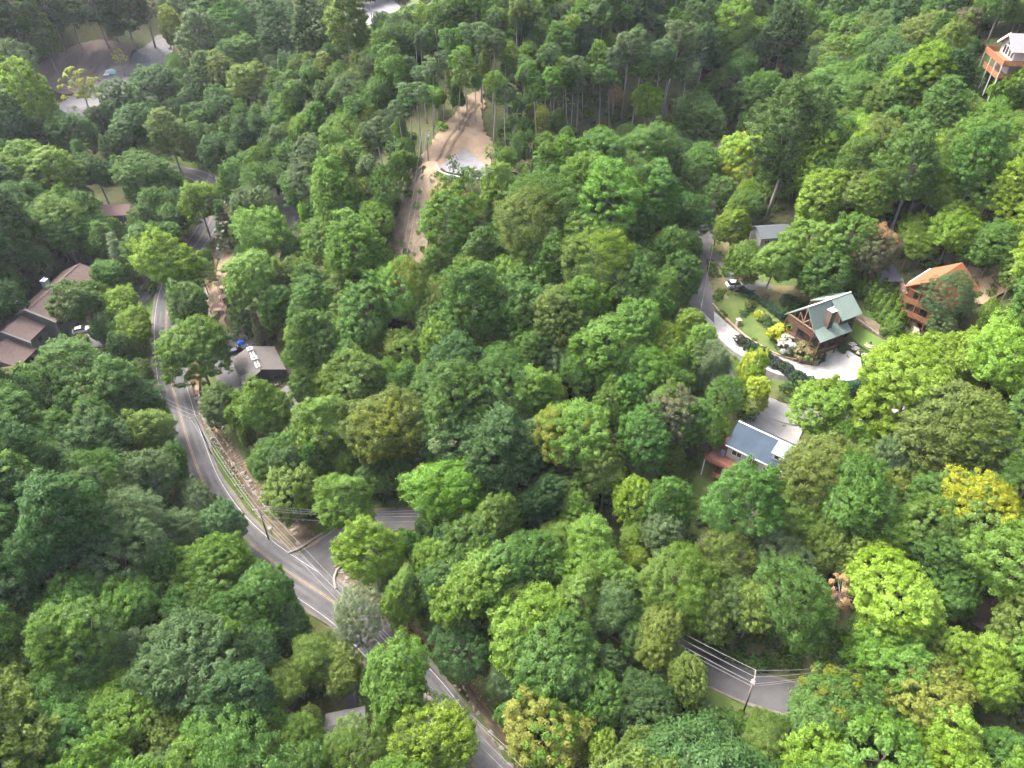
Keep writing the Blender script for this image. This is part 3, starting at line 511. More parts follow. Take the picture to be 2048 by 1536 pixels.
def simple_house(name, label, cat, u, v, zr, yaw, Lx, W, hw, hr, mw, mr, dz=0.0, flat=False):
    p = G(u, v, zr); r = root_at(name, label, cat, p, float(zt(p[0], p[1])) + dz, yaw); foot(r, -Lx / 2, Lx / 2, -W / 2, W / 2); hx = Lx / 2; hy = W / 2
    if flat:
        MB().box(-hx + .3, hx - .3, -hy + .3, hy - .3, -1.5, hw).build('wall', mw, r); b = MB(); b.slab([(-hx, -hy, hw + .1), (hx, -hy, hw + .1), (hx, hy, hw + .1 + hr), (-hx, hy, hw + .1 + hr)], .15); b.build('roof', mr, r)
    else:
        b = MB(); prism_x(b, -hx + .4, hx - .4, [(-hy + .4, -2), (hy - .4, -2), (hy - .4, hw), (0, hw + hr - .3), (-hy + .4, hw)]); b.build('wall', mw, r)
        b = MB(); slope(b, -hx, hx, 0, hw + hr, -hy, hw - .1); slope(b, -hx, hx, 0, hw + hr, hy, hw - .1); b.build('roof', mr, r)
    for x in (-hx * .5, hx * .35): win(r, whitep if cat == 'house' else mw, glass, 'y', -hy + (.3 if flat else .4), x - .6, x + .6, hw * .45, hw * .8, -1, 1)
    b = MB(); d0 = -hy + (.3 if flat else .4); b.box(-.45, .45, d0 - .06, d0 - .02, .0, 2.0); b.build('door', dark_wood, r); return r
simple_house('red_walled_house', 'red-walled house with dark grey roof half hidden by trees', 'house', 1560, 190, 5.5, rad(-25), 9, 8, 5.0, 2.4, mat('red_wall', (.22, .05, .03), .8, .2, 1), mat('dark_roof', (.10, .105, .115), .8, .1, 1))
simple_house('roadside_house', 'blue-grey roof of a house behind the bushy hill-road trees', 'house', 1544, 456, 4, rad(8), 8, 6.5, 3.2, 1.5, gray_siding, mat('blue_grey_roof', (.085, .10, .112), .7, .06, 1))
simple_house('shed', 'small brown shed with a plain dark slate roof above the hedge', 'shed', 1775, 543, 3.6, rad(2), 4.6, 5.0, 2.6, 1.3, mat('shed_wall', (.10, .05, .04), .8, .2, 1), mat('slate_roof', (.115, .11, .13), .7, .06, 1), flat=True)
simple_house('woodland_house', 'pinkish brown shingle roof of a house deep among trees', 'house', 238, 408, 5.5, rad(4), 12, 8, 3.6, 1.9, siding_gb, mat('pink_shingles', (.13, .088, .08), .9, .12, 1.5))
simple_house('roadside_cottage', 'grey shingle roof of a cottage tucked below the main road', 'house', 688, 1442, 5.0, rad(12), 6.0, 5.5, 3.0, 1.4, dgreen_wall, mat('cottage_shingles', (.06, .06, .059), .9, .14, 1.5))
# ------------------------------------------------------------------ poles and wires
pole_m = mat('pole_wood', (.16, .125, .10), .9, .25, 1.5, (.26, .215, .18), stretch=(2, 2, .2)); wire_m = mat('wire_metal', (.26, .265, .28), .5, .1, 1); dark_wire = mat('wire_dark', (.09, .09, .10), .6, .1, 1); insul = mat('insulator', (.55, .58, .60), .4)
POLES = {}
def pole(key, label, ub, vb, ut, vt, z=None, arm=True, yaw=0.0, transformer=False):
    base = G(ub, vb); d = ray(ut, vt)
    # the top lies on the ray of (ut, vt), closest to the vertical through the base
    dxy = d[:2]; t = (base[:2] @ dxy) / (dxy @ dxy); top = CAM + d * t
    h = min(max(top[2] - base[2], 8.0), 12.5); lean = Vector((*((top[:2] - base[:2]) * .8), 0))
    r = thing('utility_pole', label, 'utility pole', base, 0, 'utility poles along the roads'); tp = Vector((0, 0, h)) + lean
    MB().tube([(0, 0, -.8), tuple(tp * .5), tuple(tp)], .17, 8, .11).build('pole_shaft', pole_m, r, True)
    a = Vector((math.cos(yaw), math.sin(yaw), 0))
    pts = [tp + Vector((0, 0, -.05))]
    if arm:
        b = MB(); c = tp - Vector((0, 0, .5)); n_ = Vector((-a.y, a.x, 0)) * .06; b.add([c - a * 1.15 - n_, c + a * 1.15 - n_, c + a * 1.15 + n_, c - a * 1.15 + n_, c - a * 1.15 - n_ + Vector((0, 0, .12)), c + a * 1.15 - n_ + Vector((0, 0, .12)), c + a * 1.15 + n_ + Vector((0, 0, .12)), c - a * 1.15 + n_ + Vector((0, 0, .12))], [(3, 2, 1, 0), (4, 5, 6, 7), (0, 1, 5, 4), (1, 2, 6, 5), (2, 3, 7, 6), (3, 0, 4, 7)]); b.build('crossarm', pole_m, r)
        for s_ in (-1.05, 0, 1.05): MB().tube([c + a * s_ + Vector((0, 0, .12)), c + a * s_ + Vector((0, 0, .36))], .05, 6).build('insulator', insul, r)
        pts = [c + a * s_ + Vector((0, 0, .37)) for s_ in (-1.05, 0, 1.05)]
    if transformer:
        c = tp * .78; MB().tube([c + a * .42 + Vector((0, 0, -.45)), c + a * .42 + Vector((0, 0, .4))], .27, 12).build('transformer', metal_l, r, True)
    pts.append(tp * .74); pts.append(tp * .68)
    POLES[key] = [Vector(map(float, base)) + p for p in pts]; return r
pole('A', 'utility pole standing between the main road and the rocky creek', 423, 908, 388, 830, yaw=rad(40))
pole('B', 'utility pole on the grass strip just above the road junction', 538, 1080, 517, 1014, yaw=rad(20))
pole('C', 'utility pole half hidden by trees along the side road', 948, 1075, 945, 1040, yaw=rad(60))
pole('D', 'leaning utility pole with round transformer beside the side road', 1487, 1425, 1509, 1352, yaw=rad(70), transformer=True)
pole('E', 'lone utility pole beside the dirt track on the ridge', 857, 325, 853, 258, yaw=rad(0), transformer=True)
pole('F', 'small utility pole at the upper bend of the main road', 432, 372, 425, 340, yaw=rad(30))
pole('H', 'thin utility pole on the bank of the hill road', 1428, 492, 1437, 432, arm=False)
def wire(label, a, b_, sag, m=wire_m, r=.024):
    n = 20; pts = [a.lerp(b_, k / n) - Vector((0, 0, 4 * sag * (k / n) * (1 - k / n))) for k in range(n + 1)]
    o = MB().tube([p - a for p in pts], r, 4).build('power_line', m); o.location = a; tag(o, label, 'power line', 'overhead wires'); return o
PW = {'A': 'creekside pole', 'B': 'junction pole', 'C': 'half-hidden pole', 'D': 'leaning pole', 'E': 'ridge pole', 'F': 'upper bend pole', 'H': 'hill road pole'}
WN = ['outer', 'middle', 'inner', 'upper cable', 'lower cable']
def span(k1, k2, idx, sag=1.3, **kw):
    for i in idx: wire(f'{WN[i]} overhead wire strung from the {PW[k1]} to the {PW[k2]}', POLES[k1][min(i, len(POLES[k1]) - 1)], POLES[k2][min(i, len(POLES[k2]) - 1)], sag + .1 * i, **kw)
def loose(k1, idx, end, what, spread=.9, sag=1.2, **kw):
    for n_, i in enumerate(idx): wire(f'{WN[i]} overhead wire from the {PW[k1]} {what}', POLES[k1][min(i, len(POLES[k1]) - 1)], Vector(map(float, end)) + Vector((spread * n_, .3 * n_, -.3 * n_ if i < 3 else -1.6)), sag, **kw)
span('A', 'B', [0, 1, 2, 3, 4]); span('B', 'C', [0, 1, 2, 3]); span('C', 'D', [0, 1, 2, 3], 1.8)
loose('B', [0, 1, 2, 3], P(1045, 1575, 9), 'down the lower main road', 1.2, 1.5); loose('A', [0, 1, 2], P(255, 760, 9), 'across the main road into the woods'); loose('D', [0, 1, 2, 3], P(1760, 1318, 15), 'into the woods above the side road'); loose('E', [0, 1], P(790, 560, 24), 'down the logged clearing', 1.2, 2.5); loose('F', [0, 1], P(520, 290, 15), 'up towards the ridge'); loose('H', [0], P(1388, 690, 29), 'down along the hill road', 1, 1.0, m=wire_m)
loose('F', [2, 3], P(268, 595, 8), 'down to the lodge driveway', 1.0, 2.0)

# ------------------------------------------------------------------ vehicles and yard things
def car(name, label, u, v, yaw, col, truck=False, L_=4.6, W_=1.85, H_=1.55, load=None):
    p = G(u, v); r = thing(name, label, 'pickup truck' if truck else 'car', gz(p, .1), yaw); m = mat('paint_' + name + '%d' % u, col, .3, .03, 1, spec=.5); hl = L_ / 2; hw = W_ / 2
    def sect(xs, name, mm, parent, taper=.0):
        b = MB(); n = len(xs); k = 8
        for (x, w_, z0, z1) in xs:
            b.v += [(x, -w_, z0), (x, -w_, z0 + (z1 - z0) * .75), (x, -w_ * (.93 - taper), z1), (x, w_ * (.93 - taper), z1), (x, w_, z0 + (z1 - z0) * .75), (x, w_, z0)]
        for i in range(n - 1):
            for j in range(6): b.f.append((i * 6 + j, i * 6 + (j + 1) % 6, (i + 1) * 6 + (j + 1) % 6, (i + 1) * 6 + j))
        b.f.append(tuple(reversed(range(6)))); b.f.append(tuple((n - 1) * 6 + j for j in range(6))); return b.build(name, mm, parent)
    sect([(-hl, hw * .9, .45, .8), (-hl + .15, hw, .3, .95), (-hl * .3, hw, .28, .98), (hl * .45, hw, .28, .95), (hl - .2, hw * .97, .3, .82), (hl, hw * .85, .42, .7)], 'body', m, r)
    x0, x1 = (-.25, 1.15) if truck else (-hl * .82, hl * .38)
    sect([(x0, hw * .86, .93, 1.0), (x0 + .35, hw * .82, .93, H_ - .06), (x1 - .75, hw * .82, .93, H_), (x1, hw * .86, .93, 1.0)], 'cabin', glass, r, .06); sect([(x0 + .38, hw * .74, H_ - .09, H_ - .01), (x1 - .8, hw * .74, H_ - .05, H_ + .03)], 'roof_panel', m, r)
    if truck:
        b = MB(); b.box(-hl + .1, -.35, -hw, -hw + .1, .9, 1.15); b.box(-hl + .1, -.35, hw - .1, hw, .9, 1.15); b.box(-hl + .08, -hl + .16, -hw, hw, .9, 1.15); b.build('cargo_bed', m, r)
    for sx in (-1, 1):
        for sy in (-1, 1):
            w_ = MB().tube([(sx * hl * .62, sy * (hw - .12), .33), (sx * hl * .62, sy * (hw + .02), .33)], .33, 12).build('wheel', mat('tyre', (.02, .02, .02), .9), r); MB().tube([(sx * hl * .62, sy * (hw - .1), .33), (sx * hl * .62, sy * (hw + .035), .33)], .18, 8).build('rim', metal_l, w_)
    for sy in (-1, 1):
        MB().box(hl - .16, hl - .01, sy * hw * .72 - .16, sy * hw * .72 + .16, .62, .74).build('headlight', mat('lamp_glass', (.6, .6, .6), .2), r); MB().box(-hl + .02, -hl + .1, sy * hw * .72 - .14, sy * hw * .72 + .14, .7, .84).build('tail_light', mat('tail_red', (.3, .02, .02), .3), r)
    return r
car('parked_suv', 'white car parked on the lodge driveway under trees', 166, 664, rad(25), (.62, .62, .58))
tr = car('pickup_truck', 'dark blue pickup truck parked behind the dark green building', 476, 703, rad(28), (.02, .03, .07), True, 5.4, 1.95, 1.75)
def tarp_bundle(label, u, v, col, s, name='tarp_bundle', cat='tarp', dz=.1, yaw=.3):
    p = G(u, v); b = MB(); n = 9; r = random.Random(u)
    hs = [[(0 if i in (0, n - 1) or j in (0, n - 1) else (.7 + .4 * r.random()) * (1 - .25 * abs(i - 4) / 4)) for j in range(n)] for i in range(n)]
    for i in range(n):
        for j in range(n): b.v.append(((i / (n - 1) - .5) * 2 * s, (j / (n - 1) - .5) * 1.5 * s, hs[i][j] * s * .75))
    for i in range(n - 1):
        for j in range(n - 1): b.f.append((i * n + j, (i + 1) * n + j, (i + 1) * n + j + 1, i * n + j + 1))
    o = b.build(name, mat('tarp_%d' % u, col, .55, .25, 2), None); o.location = tuple(gz(p, dz)); o.rotation_euler = (0, 0, yaw); tag(o, label, cat); return o
tarp_bundle('bright blue tarp bundle beside the dark pickup truck', 483, 692, (.01, .10, .50), .95, dz=.9, yaw=rad(28))
tarp_bundle('pale teal tarp heap dumped on the gravel lot', 222, 148, (.45, .62, .62), 2.4); tarp_bundle('white plastic heap beside the teal tarp on the gravel lot', 213, 152, (.75, .78, .80), 1.2)
car('red_parked_car', 'red car parked under trees near the hill road', 1496, 562, rad(20), (.30, .02, .03)); car('white_parked_car', 'white car parked under trees below the red car', 1471, 574, rad(8), (.65, .66, .68))
# dumpster
p = G(430, 672); dm = thing('dumpster', 'dark green steel dumpster at the edge of the sandy drive', 'dumpster', gz(p, .12), rad(15)); b = MB(); b.add([(-1, -.7, 0), (1, -.7, 0), (1, .7, 0), (-1, .7, 0), (-1.1, -.8, 1.2), (1.1, -.8, 1.2), (1.1, .8, 1.5), (-1.1, .8, 1.5)], [(3, 2, 1, 0), (4, 5, 6, 7), (0, 1, 5, 4), (1, 2, 6, 5), (2, 3, 7, 6), (3, 0, 4, 7)]); b.build('bin_body', mat('dumpster_green', (.02, .07, .055), .5, .15, 2), dm)
for x in (-1.1, .02): b = MB(); b.slab([(x, -.88, 1.22), (x + 1.06, -.88, 1.22), (x + 1.06, .85, 1.56), (x, .85, 1.56)], .05); b.build('lid', mat('dumpster_lid', (.10, .16, .15), .5), dm)
# picnic shelters along the sandy drive
def shelter(label, u, v, w, d, yaw):
    p = G(u, v, 2.4); r = thing('picnic_shelter', label, 'shelter', gz(p), yaw, 'brown shelters by the creek')
    b = MB(); h = 2.5
    b.add([(-w, -d, h), (w, -d, h), (w, d, h), (-w, d, h), (-w * .3, 0, h + .8), (w * .3, 0, h + .8)], [(0, 1, 5, 4), (2, 3, 4, 5), (1, 2, 5), (3, 0, 4), (3, 2, 1, 0)]); b.build('roof', mat('shelter_roof', (.22, .135, .12), .9, .12, 2), r)
    for sx in (-1, 1):
        for sy in (-1, 1): MB().box(sx * (w - .25) - .07, sx * (w - .25) + .07, sy * (d - .25) - .07, sy * (d - .25) + .07, 0, h).build('post', dark_wood, r)
    b = MB(); b.box(-w * .6, w * .6, -.35, .35, .7, .76); b.box(-.08, .08, -.3, .3, 0, .7); b.build('table', brown_wood, r)
shelter('pinkish brown shelter roof nearest the junction end of the sandy drive', 460, 548, 1.5, 1.2, rad(20)); shelter('small square brown shelter midway along the sandy drive', 441, 568, 1.1, 1.0, rad(10)); shelter('low brown shelter tucked against the dark conifer', 446, 594, 1.1, .9, rad(30)); shelter('largest brown shelter above the wooden stand by the creek', 433, 612, 1.7, 1.2, rad(15))
p = G(430, 640); ws = thing('wooden_stand', 'black wooden stand with a glazed top and ramp by the creek', 'stand', gz(p, .1), rad(-10)); b = MB()
for x in (-1.2, 1.2):
    for y in (-.9, .9): b.box(x - .08, x + .08, y - .08, y + .08, 0, 2.2)
b.box(-1.3, 1.3, -1, 1, 1.0, 1.12); b.build('frame', dark_wood, ws); MB().box(-.7, .5, -.6, .5, 1.5, 1.62).build('glazed_top', mat('grey_glass', (.25, .27, .32), .15), ws)
b = MB(); [b.box(1.4 + k * .4, 1.55 + k * .4, -1, .9, .9 - k * .13, 1.0 - k * .13) for k in range(6)]; b.build('ramp', dark_wood, ws)
# chairs
def chair(label, loc, yaw, m, group):
    r = thing('lounge_chair', label, 'chair', loc, yaw, group); b = MB(); b.slab([(-.35, -.4, .36), (.35, -.4, .36), (.35, .35, .28), (-.35, .35, .28)], .06); b.build('seat', m, r)
    b = MB(); b.slab([(-.33, .3, .3), (.33, .3, .3), (.36, .7, 1.05), (-.36, .7, 1.05)], .06); b.build('backrest', m, r)
    for s_ in (-.38, .38): MB().box(s_ - .06, s_ + .06, -.45, .5, .55, .6).build('armrest', m, r); MB().box(s_ - .04, s_ + .04, -.42, -.34, 0, .55).build('leg', m, r); MB().box(s_ - .04, s_ + .04, .42, .5, 0, .55).build('leg', m, r)
def on(root, x, y, z):
    x, y, z = x * root.scale[0], y * root.scale[1], z * root.scale[2]; c, s = math.cos(root.rotation_euler.z), math.sin(root.rotation_euler.z); return (root.location.x + x * c - y * s, root.location.y + x * s + y * c, root.location.z + z)
gch = mat('grey_chair', (.13, .13, .14), .7)
for x, y, lb in ((-.6, -4.3, 'grey deck chair by the corner of the blue-roofed house'), (5.9, -4.6, 'grey deck chair in front of the sliding door'), (7.2, -4.7, 'grey deck chair beside the white outdoor sofa')): chair(lb, on(blu, x, y, .09), blu.rotation_euler.z + .2, gch, 'grey chairs on the red deck')
sofa = thing('outdoor_sofa', 'long white outdoor sofa on the red deck', 'sofa', on(blu, 9.2, -5.2, .09), blu.rotation_euler.z); MB().box(-1.3, 1.3, -.4, .4, .15, .42).build('seat', whitep, sofa); MB().box(-1.3, 1.3, .3, .48, .42, .85).build('backrest', whitep, sofa)
for k, (x, y) in enumerate(((11.9, .9), (11.9, 2.6))): chair(('pale lawn chair under the gable of the dark green building', 'pale lawn chair nearer the patio corner of the dark green building')[k], on(mid, x, y, -.34), mid.rotation_euler.z + rad(-90), mat('pale_chair', (.6, .5, .47), .7), 'pale chairs on the patio')
# stone retaining wall behind the conifers: courses of separate blocks
def stone_wall(name, label, pix, h, th, m, bw=.9, bh=.45):
    L = resample(catmull([G(u, v) for u, v in pix]), bw); r = thing(name, label, 'wall', gz(L[0])); o = Vector(r.location); meshes = []
    for k in range(4):
        b = MB().box(-bw * .49, bw * .49, -th / 2, th / 2, 0, bh * .96); me = b.mesh('stone'); bm = bmesh.new(); bm.from_mesh(me); bmesh.ops.bevel(bm, geom=bm.edges[:], offset=.05, segments=1, affect='EDGES')
        for vv in bm.verts: vv.co += Vector((random.uniform(-.04, .04), random.uniform(-.07, .07), random.uniform(-.03, .03)))
        bm.to_mesh(me); bm.free(); me.materials.append(m); meshes.append(me)
    for i in range(len(L) - 1):
        a = Vector(L[i]); c = Vector(L[i + 1]); yw_ = math.atan2(c.y - a.y, c.x - a.x); hh = h(i / (len(L) - 1))
        for j in range(max(1, int(hh / bh))):
            s = bpy.data.objects.new('stone', random.choice(meshes)); C.objects.link(s); s.parent = r; q = a.lerp(c, .5 if j % 2 == 0 else 1.0); s.location = Vector((q.x, q.y, float(zt(q.x, q.y)) - .25 + j * bh)) - o; s.rotation_euler = (0, 0, yw_ + random.uniform(-.03, .03))
    return r
stone_wall('stone_wall', 'stepped tan stone retaining wall between conifer row and orange-roofed house', [(1795, 572), (1803, 598), (1816, 625), (1826, 655), (1830, 690)], lambda t: 2.6 - 1.3 * t, .7, stone_m)
stone_wall('driveway_wall', 'low reddish stone edging wall along the cabin driveway', [(1422, 608), (1440, 628), (1468, 655), (1500, 682), (1545, 708), (1590, 722), (1625, 728)], lambda t: .9, .35, mat('red_stone', (.26, .17, .13), .95, .3, 2, (.40, .29, .22)), .7, .4)
stone_wall('garden_wall', 'low timber-grey stone border along the upper edge of the lawn', [(1712, 640), (1735, 656), (1760, 674), (1784, 692)], lambda t: .8, .3, mat('grey_stone', (.24, .20, .18), .95, .3, 2), .7, .35)
for u, v, lb in ((1475, 652, 'square stone gate pillar with pale cap beside the driveway'), (1630, 728, 'short tan stone pillar at the driveway apron corner')):
    p = G(u, v); r = thing('gate_pillar', lb, 'pillar', gz(p), rad(20)); MB().box(-.4, .4, -.4, .4, -.2, 1.6 if u < 1600 else 1.0).build('pillar_shaft', stone_m, r); h_ = 1.6 if u < 1600 else 1.0; MB().box(-.5, .5, -.5, .5, h_, h_ + .14).build('cap', mat('tan_cap', (.5, .42, .34), .9), r)
# fire ring on the lawn
p = G(1740, 690); fr = thing('fire_ring', 'round stone fire ring in the middle of the lawn', 'fire ring', gz(p, .08)); MB().tube([(0, 0, 0), (0, 0, .06)], 1.15, 16).build('sand_bed', mat('tan_sand', (.45, .36, .26), .95), fr)
for k in range(11): a = k * 6.283 / 11; MB().box(.72 * math.cos(a) - .16, .72 * math.cos(a) + .16, .72 * math.sin(a) - .13, .72 * math.sin(a) + .13, .06, .3).build('stone', stone_m, fr)
b = MB(); [b.tube([(.4 * math.cos(a), .4 * math.sin(a), .08), (0, 0, .75)], .06, 5) for a in (0, 1.3, 2.5, 3.8, 5.0)]; b.build('firewood', dark_wood, fr)
# bins
for u, v, lb in ((1411, 447, 'black wheeled bin at the upper hill road bend'), (1419, 530, 'black wheeled bin beside the branch drive')):
    p = G(u, v); r = thing('wheeled_bin', lb, 'bin', gz(p, .05), .3, 'black bins by the hill road'); m_ = mat('black_plastic', (.015, .015, .017), .5); b = MB(); b.add([(-.5, -.4, 0), (.5, -.4, 0), (.5, .4, 0), (-.5, .4, 0), (-.65, -.5, 1.1), (.65, -.5, 1.1), (.65, .55, 1.2), (-.65, .55, 1.2)], [(3, 2, 1, 0), (4, 5, 6, 7), (0, 1, 5, 4), (1, 2, 6, 5), (2, 3, 7, 6), (3, 0, 4, 7)]); b.build('bin_body', m_, r); MB().box(-.7, .7, -.58, .6, 1.2, 1.28).build('lid', m_, r)
# white edging of the gravel pad
L = resample(catmull([G(u, v) for u, v in [(872, 332), (880, 346), (897, 352), (925, 357), (960, 360), (995, 356)]]), 1.6); kb = thing('pad_edging', 'curved white edging blocks round the ridge gravel pad', 'edging', gz(L[0]))
for a, c in zip(L[:-1], L[1:]):
    s = MB().box(-.78, .78, -.2, .2, -.3, .45).build('edging_block', whitep, kb); q = (a + c) / 2; s.location = Vector((q[0], q[1], float(zt(q[0], q[1])))) - kb.location; s.rotation_euler = (0, 0, math.atan2(c[1] - a[1], c[0] - a[0]))
# culvert walls at the junction
for pix, lb in (([(578, 1108), (598, 1100), (622, 1085), (645, 1070)], 'curved concrete culvert wall on the upstream side of the junction'), ([(672, 1180), (668, 1160), (676, 1140), (690, 1126)], 'curved concrete culvert wall on the downstream side of the junction')):
    L = resample(catmull([G(u, v) for u, v in pix]), .8); o = Vector(gz(L[0])); b = MB(); n = len(L)
    for i, q in enumerate(L):
        d = L[min(i + 1, n - 1)] - L[max(i - 1, 0)]; nn = np.array([-d[1], d[0]]) / (np.hypot(d[0], d[1]) + 1e-9) * .2; z = float(zt(q[0], q[1]))
        for s_, zz in ((-1, -1.4), (-1, .55), (1, .55), (1, -1.4)): b.v.append(tuple(Vector((q[0] + nn[0] * s_, q[1] + nn[1] * s_, z + zz)) - o))
    for i in range(n - 1):
        for j in range(3): b.f.append((i * 4 + j, i * 4 + j + 1, i * 4 + j + 5, i * 4 + j + 4))
    b.f += [(3, 2, 1, 0), tuple((n - 1) * 4 + j for j in range(4))]; w_ = b.build('culvert_wall', mat('old_concrete', (.20, .18, .155), .95, .25, 1)); w_.location = o; tag(w_, lb, 'wall')
# rocks in the creek
rockm = mat('creek_rock', (.12, .112, .10), .95, .3, 1.2, (.235, .22, .20), bump=.5); RM = []
for k in range(6):
    bm = bmesh.new(); bmesh.ops.create_icosphere(bm, subdivisions=1, radius=1); rr_ = random.Random(k)
    for v_ in bm.verts: v_.co *= rr_.uniform(.72, 1.2); v_.co.z *= .6
    me = bpy.data.meshes.new('rock'); bm.to_mesh(me); bm.free(); me.materials.append(rockm); RM.append(me)
CRV = resample(CREEK, .25); uvc = np.array([proj(q)[:2] for q in CRV]); vis = [i for i in range(len(CRV)) if (385 < uvc[i, 0] < 640 and 800 < uvc[i, 1] < 1095) or (675 < uvc[i, 0] < 800 and 1140 < uvc[i, 1] < 1260) or (930 < uvc[i, 0] < 1060 and 1385 < uvc[i, 1] < 1540)]
small = MB(); BOUL = []
for k in range(1150):
    i = random.choice(vis); q = CRV[i]; off = random.gauss(0, 1.3); x, y = q[0] + off * .8, q[1] + random.gauss(0, 1.2); z = float(zt(x, y)); big = k < 130; s = random.uniform(.28, .62) if big else random.uniform(.12, .26)
    if dist_roads(np.array([x]), np.array([y]), ROADS[:2])[0] < .6: continue
    me = random.choice(RM)
    if big:
        o = bpy.data.objects.new('creek_rock', me); C.objects.link(o); o.location = (x, y, z + .3); o.scale = (s * random.uniform(.8, 1.5), s, s * random.uniform(.7, 1.1)); o.rotation_euler = (random.uniform(-.3, .3), random.uniform(-.3, .3), random.uniform(0, 6)); BOUL.append((i, o))
    else:
        a = random.uniform(0, 6); c_, s_ = math.cos(a) * s, math.sin(a) * s; small.add([(x + v.co.x * c_ - v.co.y * s_, y + v.co.x * s_ + v.co.y * c_, z + .26 + v.co.z * s) for v in me.vertices], [tuple(p_.vertices) for p_ in me.polygons])
BOUL.sort(key=lambda q: q[0]); SEG = ['starting below the creekside pole', 'midway to the junction pole', 'approaching the junction pole', 'beside the junction pole', 'just above the culvert', 'below the culvert', 'along the lowest creek bend']
O20 = 'first second third fourth fifth sixth seventh eighth ninth tenth eleventh twelfth thirteenth fourteenth fifteenth sixteenth seventeenth eighteenth nineteenth twentieth'.split()
for n_, (i, o) in enumerate(BOUL): tag(o, f'{O20[n_ % 20]} tan boulder going downstream in the creek {SEG[min(6, n_ // 20)]}', 'rock', 'boulders in the creek bed')
o = small.build('creek_rubble', rockm); tag(o, 'small loose stones scattered along the creek bed', 'rubble', kind='stuff')
# felled logs in the clearing
logm = mat('bleached_log', (.42, .36, .29), .9, .25, 2, stretch=(.3, 3, 3)); logd = mat('grey_log', (.20, .17, .145), .9, .25, 2)
for n_, (u0, v0, u1, v1, r_, m_) in enumerate([(814, 462, 815, 516, .16, logm), (820, 465, 825, 512, .15, logm), (827, 468, 838, 520, .14, logm), (810, 440, 830, 452, .2, logm), (775, 488, 795, 442, .28, logd), (800, 437, 780, 500, .16, logd), (832, 452, 845, 470, .14, logm), (790, 470, 812, 455, .13, logd), (815, 355, 838, 322, .16, logd), (812, 365, 832, 330, .13, logd)]):
    a, c = G(u0, v0), G(u1, v1); a = Vector(gz(a, .25)); c = Vector(gz(c, .35)); o = MB().tube([Vector((0, 0, 0)), (c - a) * .5 + Vector((0, 0, .1)), c - a], r_, 7, r_ * .6).build('fallen_log', m_, None, True); o.location = a
    tag(o, ['bleached felled log lying downhill at the bottom of the clearing, thinnest edge one', 'bleached felled log in the middle of the three parallel logs', 'bleached felled log on the outer side of the three parallel logs', 'short bleached log lying across the clearing above the parallel logs', 'thick grey fallen trunk slanting at the clearing edge', 'thin dark fallen trunk crossing the thick grey trunk', 'short pale log beside the clearing pine', 'thin grey log bridging two fallen trunks', 'long grey pole leaning downhill of the ridge pole', 'thinner grey pole beneath the long grey pole by the ridge pole'][n_], 'log', 'felled logs in the clearing')
# cut branches left on the clearing and the bank
b = MB()
for k in range(260):
    u, v = (random.uniform(770, 850), random.uniform(370, 525)) if k < 180 else (random.uniform(1000, 1110), random.uniform(265, 345)); g_ = G(u, v)
    if g_ is None: continue
    a = random.uniform(0, 6.28); l_ = random.uniform(.8, 3.2); z = float(zt(g_[0], g_[1])) + .3; e_ = (g_[0] + l_ * math.cos(a), g_[1] + l_ * math.sin(a)); b.tube([(g_[0], g_[1], z), (e_[0], e_[1], float(zt(*e_)) + random.uniform(.25, .9))], random.uniform(.03, .08), 4, .02)
tag(b.build('branch_debris', logd), 'thin cut branches strewn over the logged clearing and bank', 'debris', kind='stuff')
# sports court corner
p = P(-20, 1470, 2.6); ct = drape('sports_court', [(-60, 1420), (5, 1425), (25, 1470), (48, 1525), (30, 1560), (-60, 1560)], mat('court_green', (.045, .11, .08), .8, .12, .5), .12, 1.5); structure(ct)
for pts in ([(-2, 1440), (8, 1452), (16, 1470), (20, 1478)], [(26, 1495), (34, 1508), (44, 1524)]): ribbon('court_line', catmull([G(u, v) for u, v in pts]), .09, white_paint, dz=.16, step=.5, parent=ct)
structure(drape('court_path', [(-50, 1370), (-5, 1378), (15, 1400), (22, 1425), (-5, 1440), (-50, 1430)], asph2, .1, 1.5))
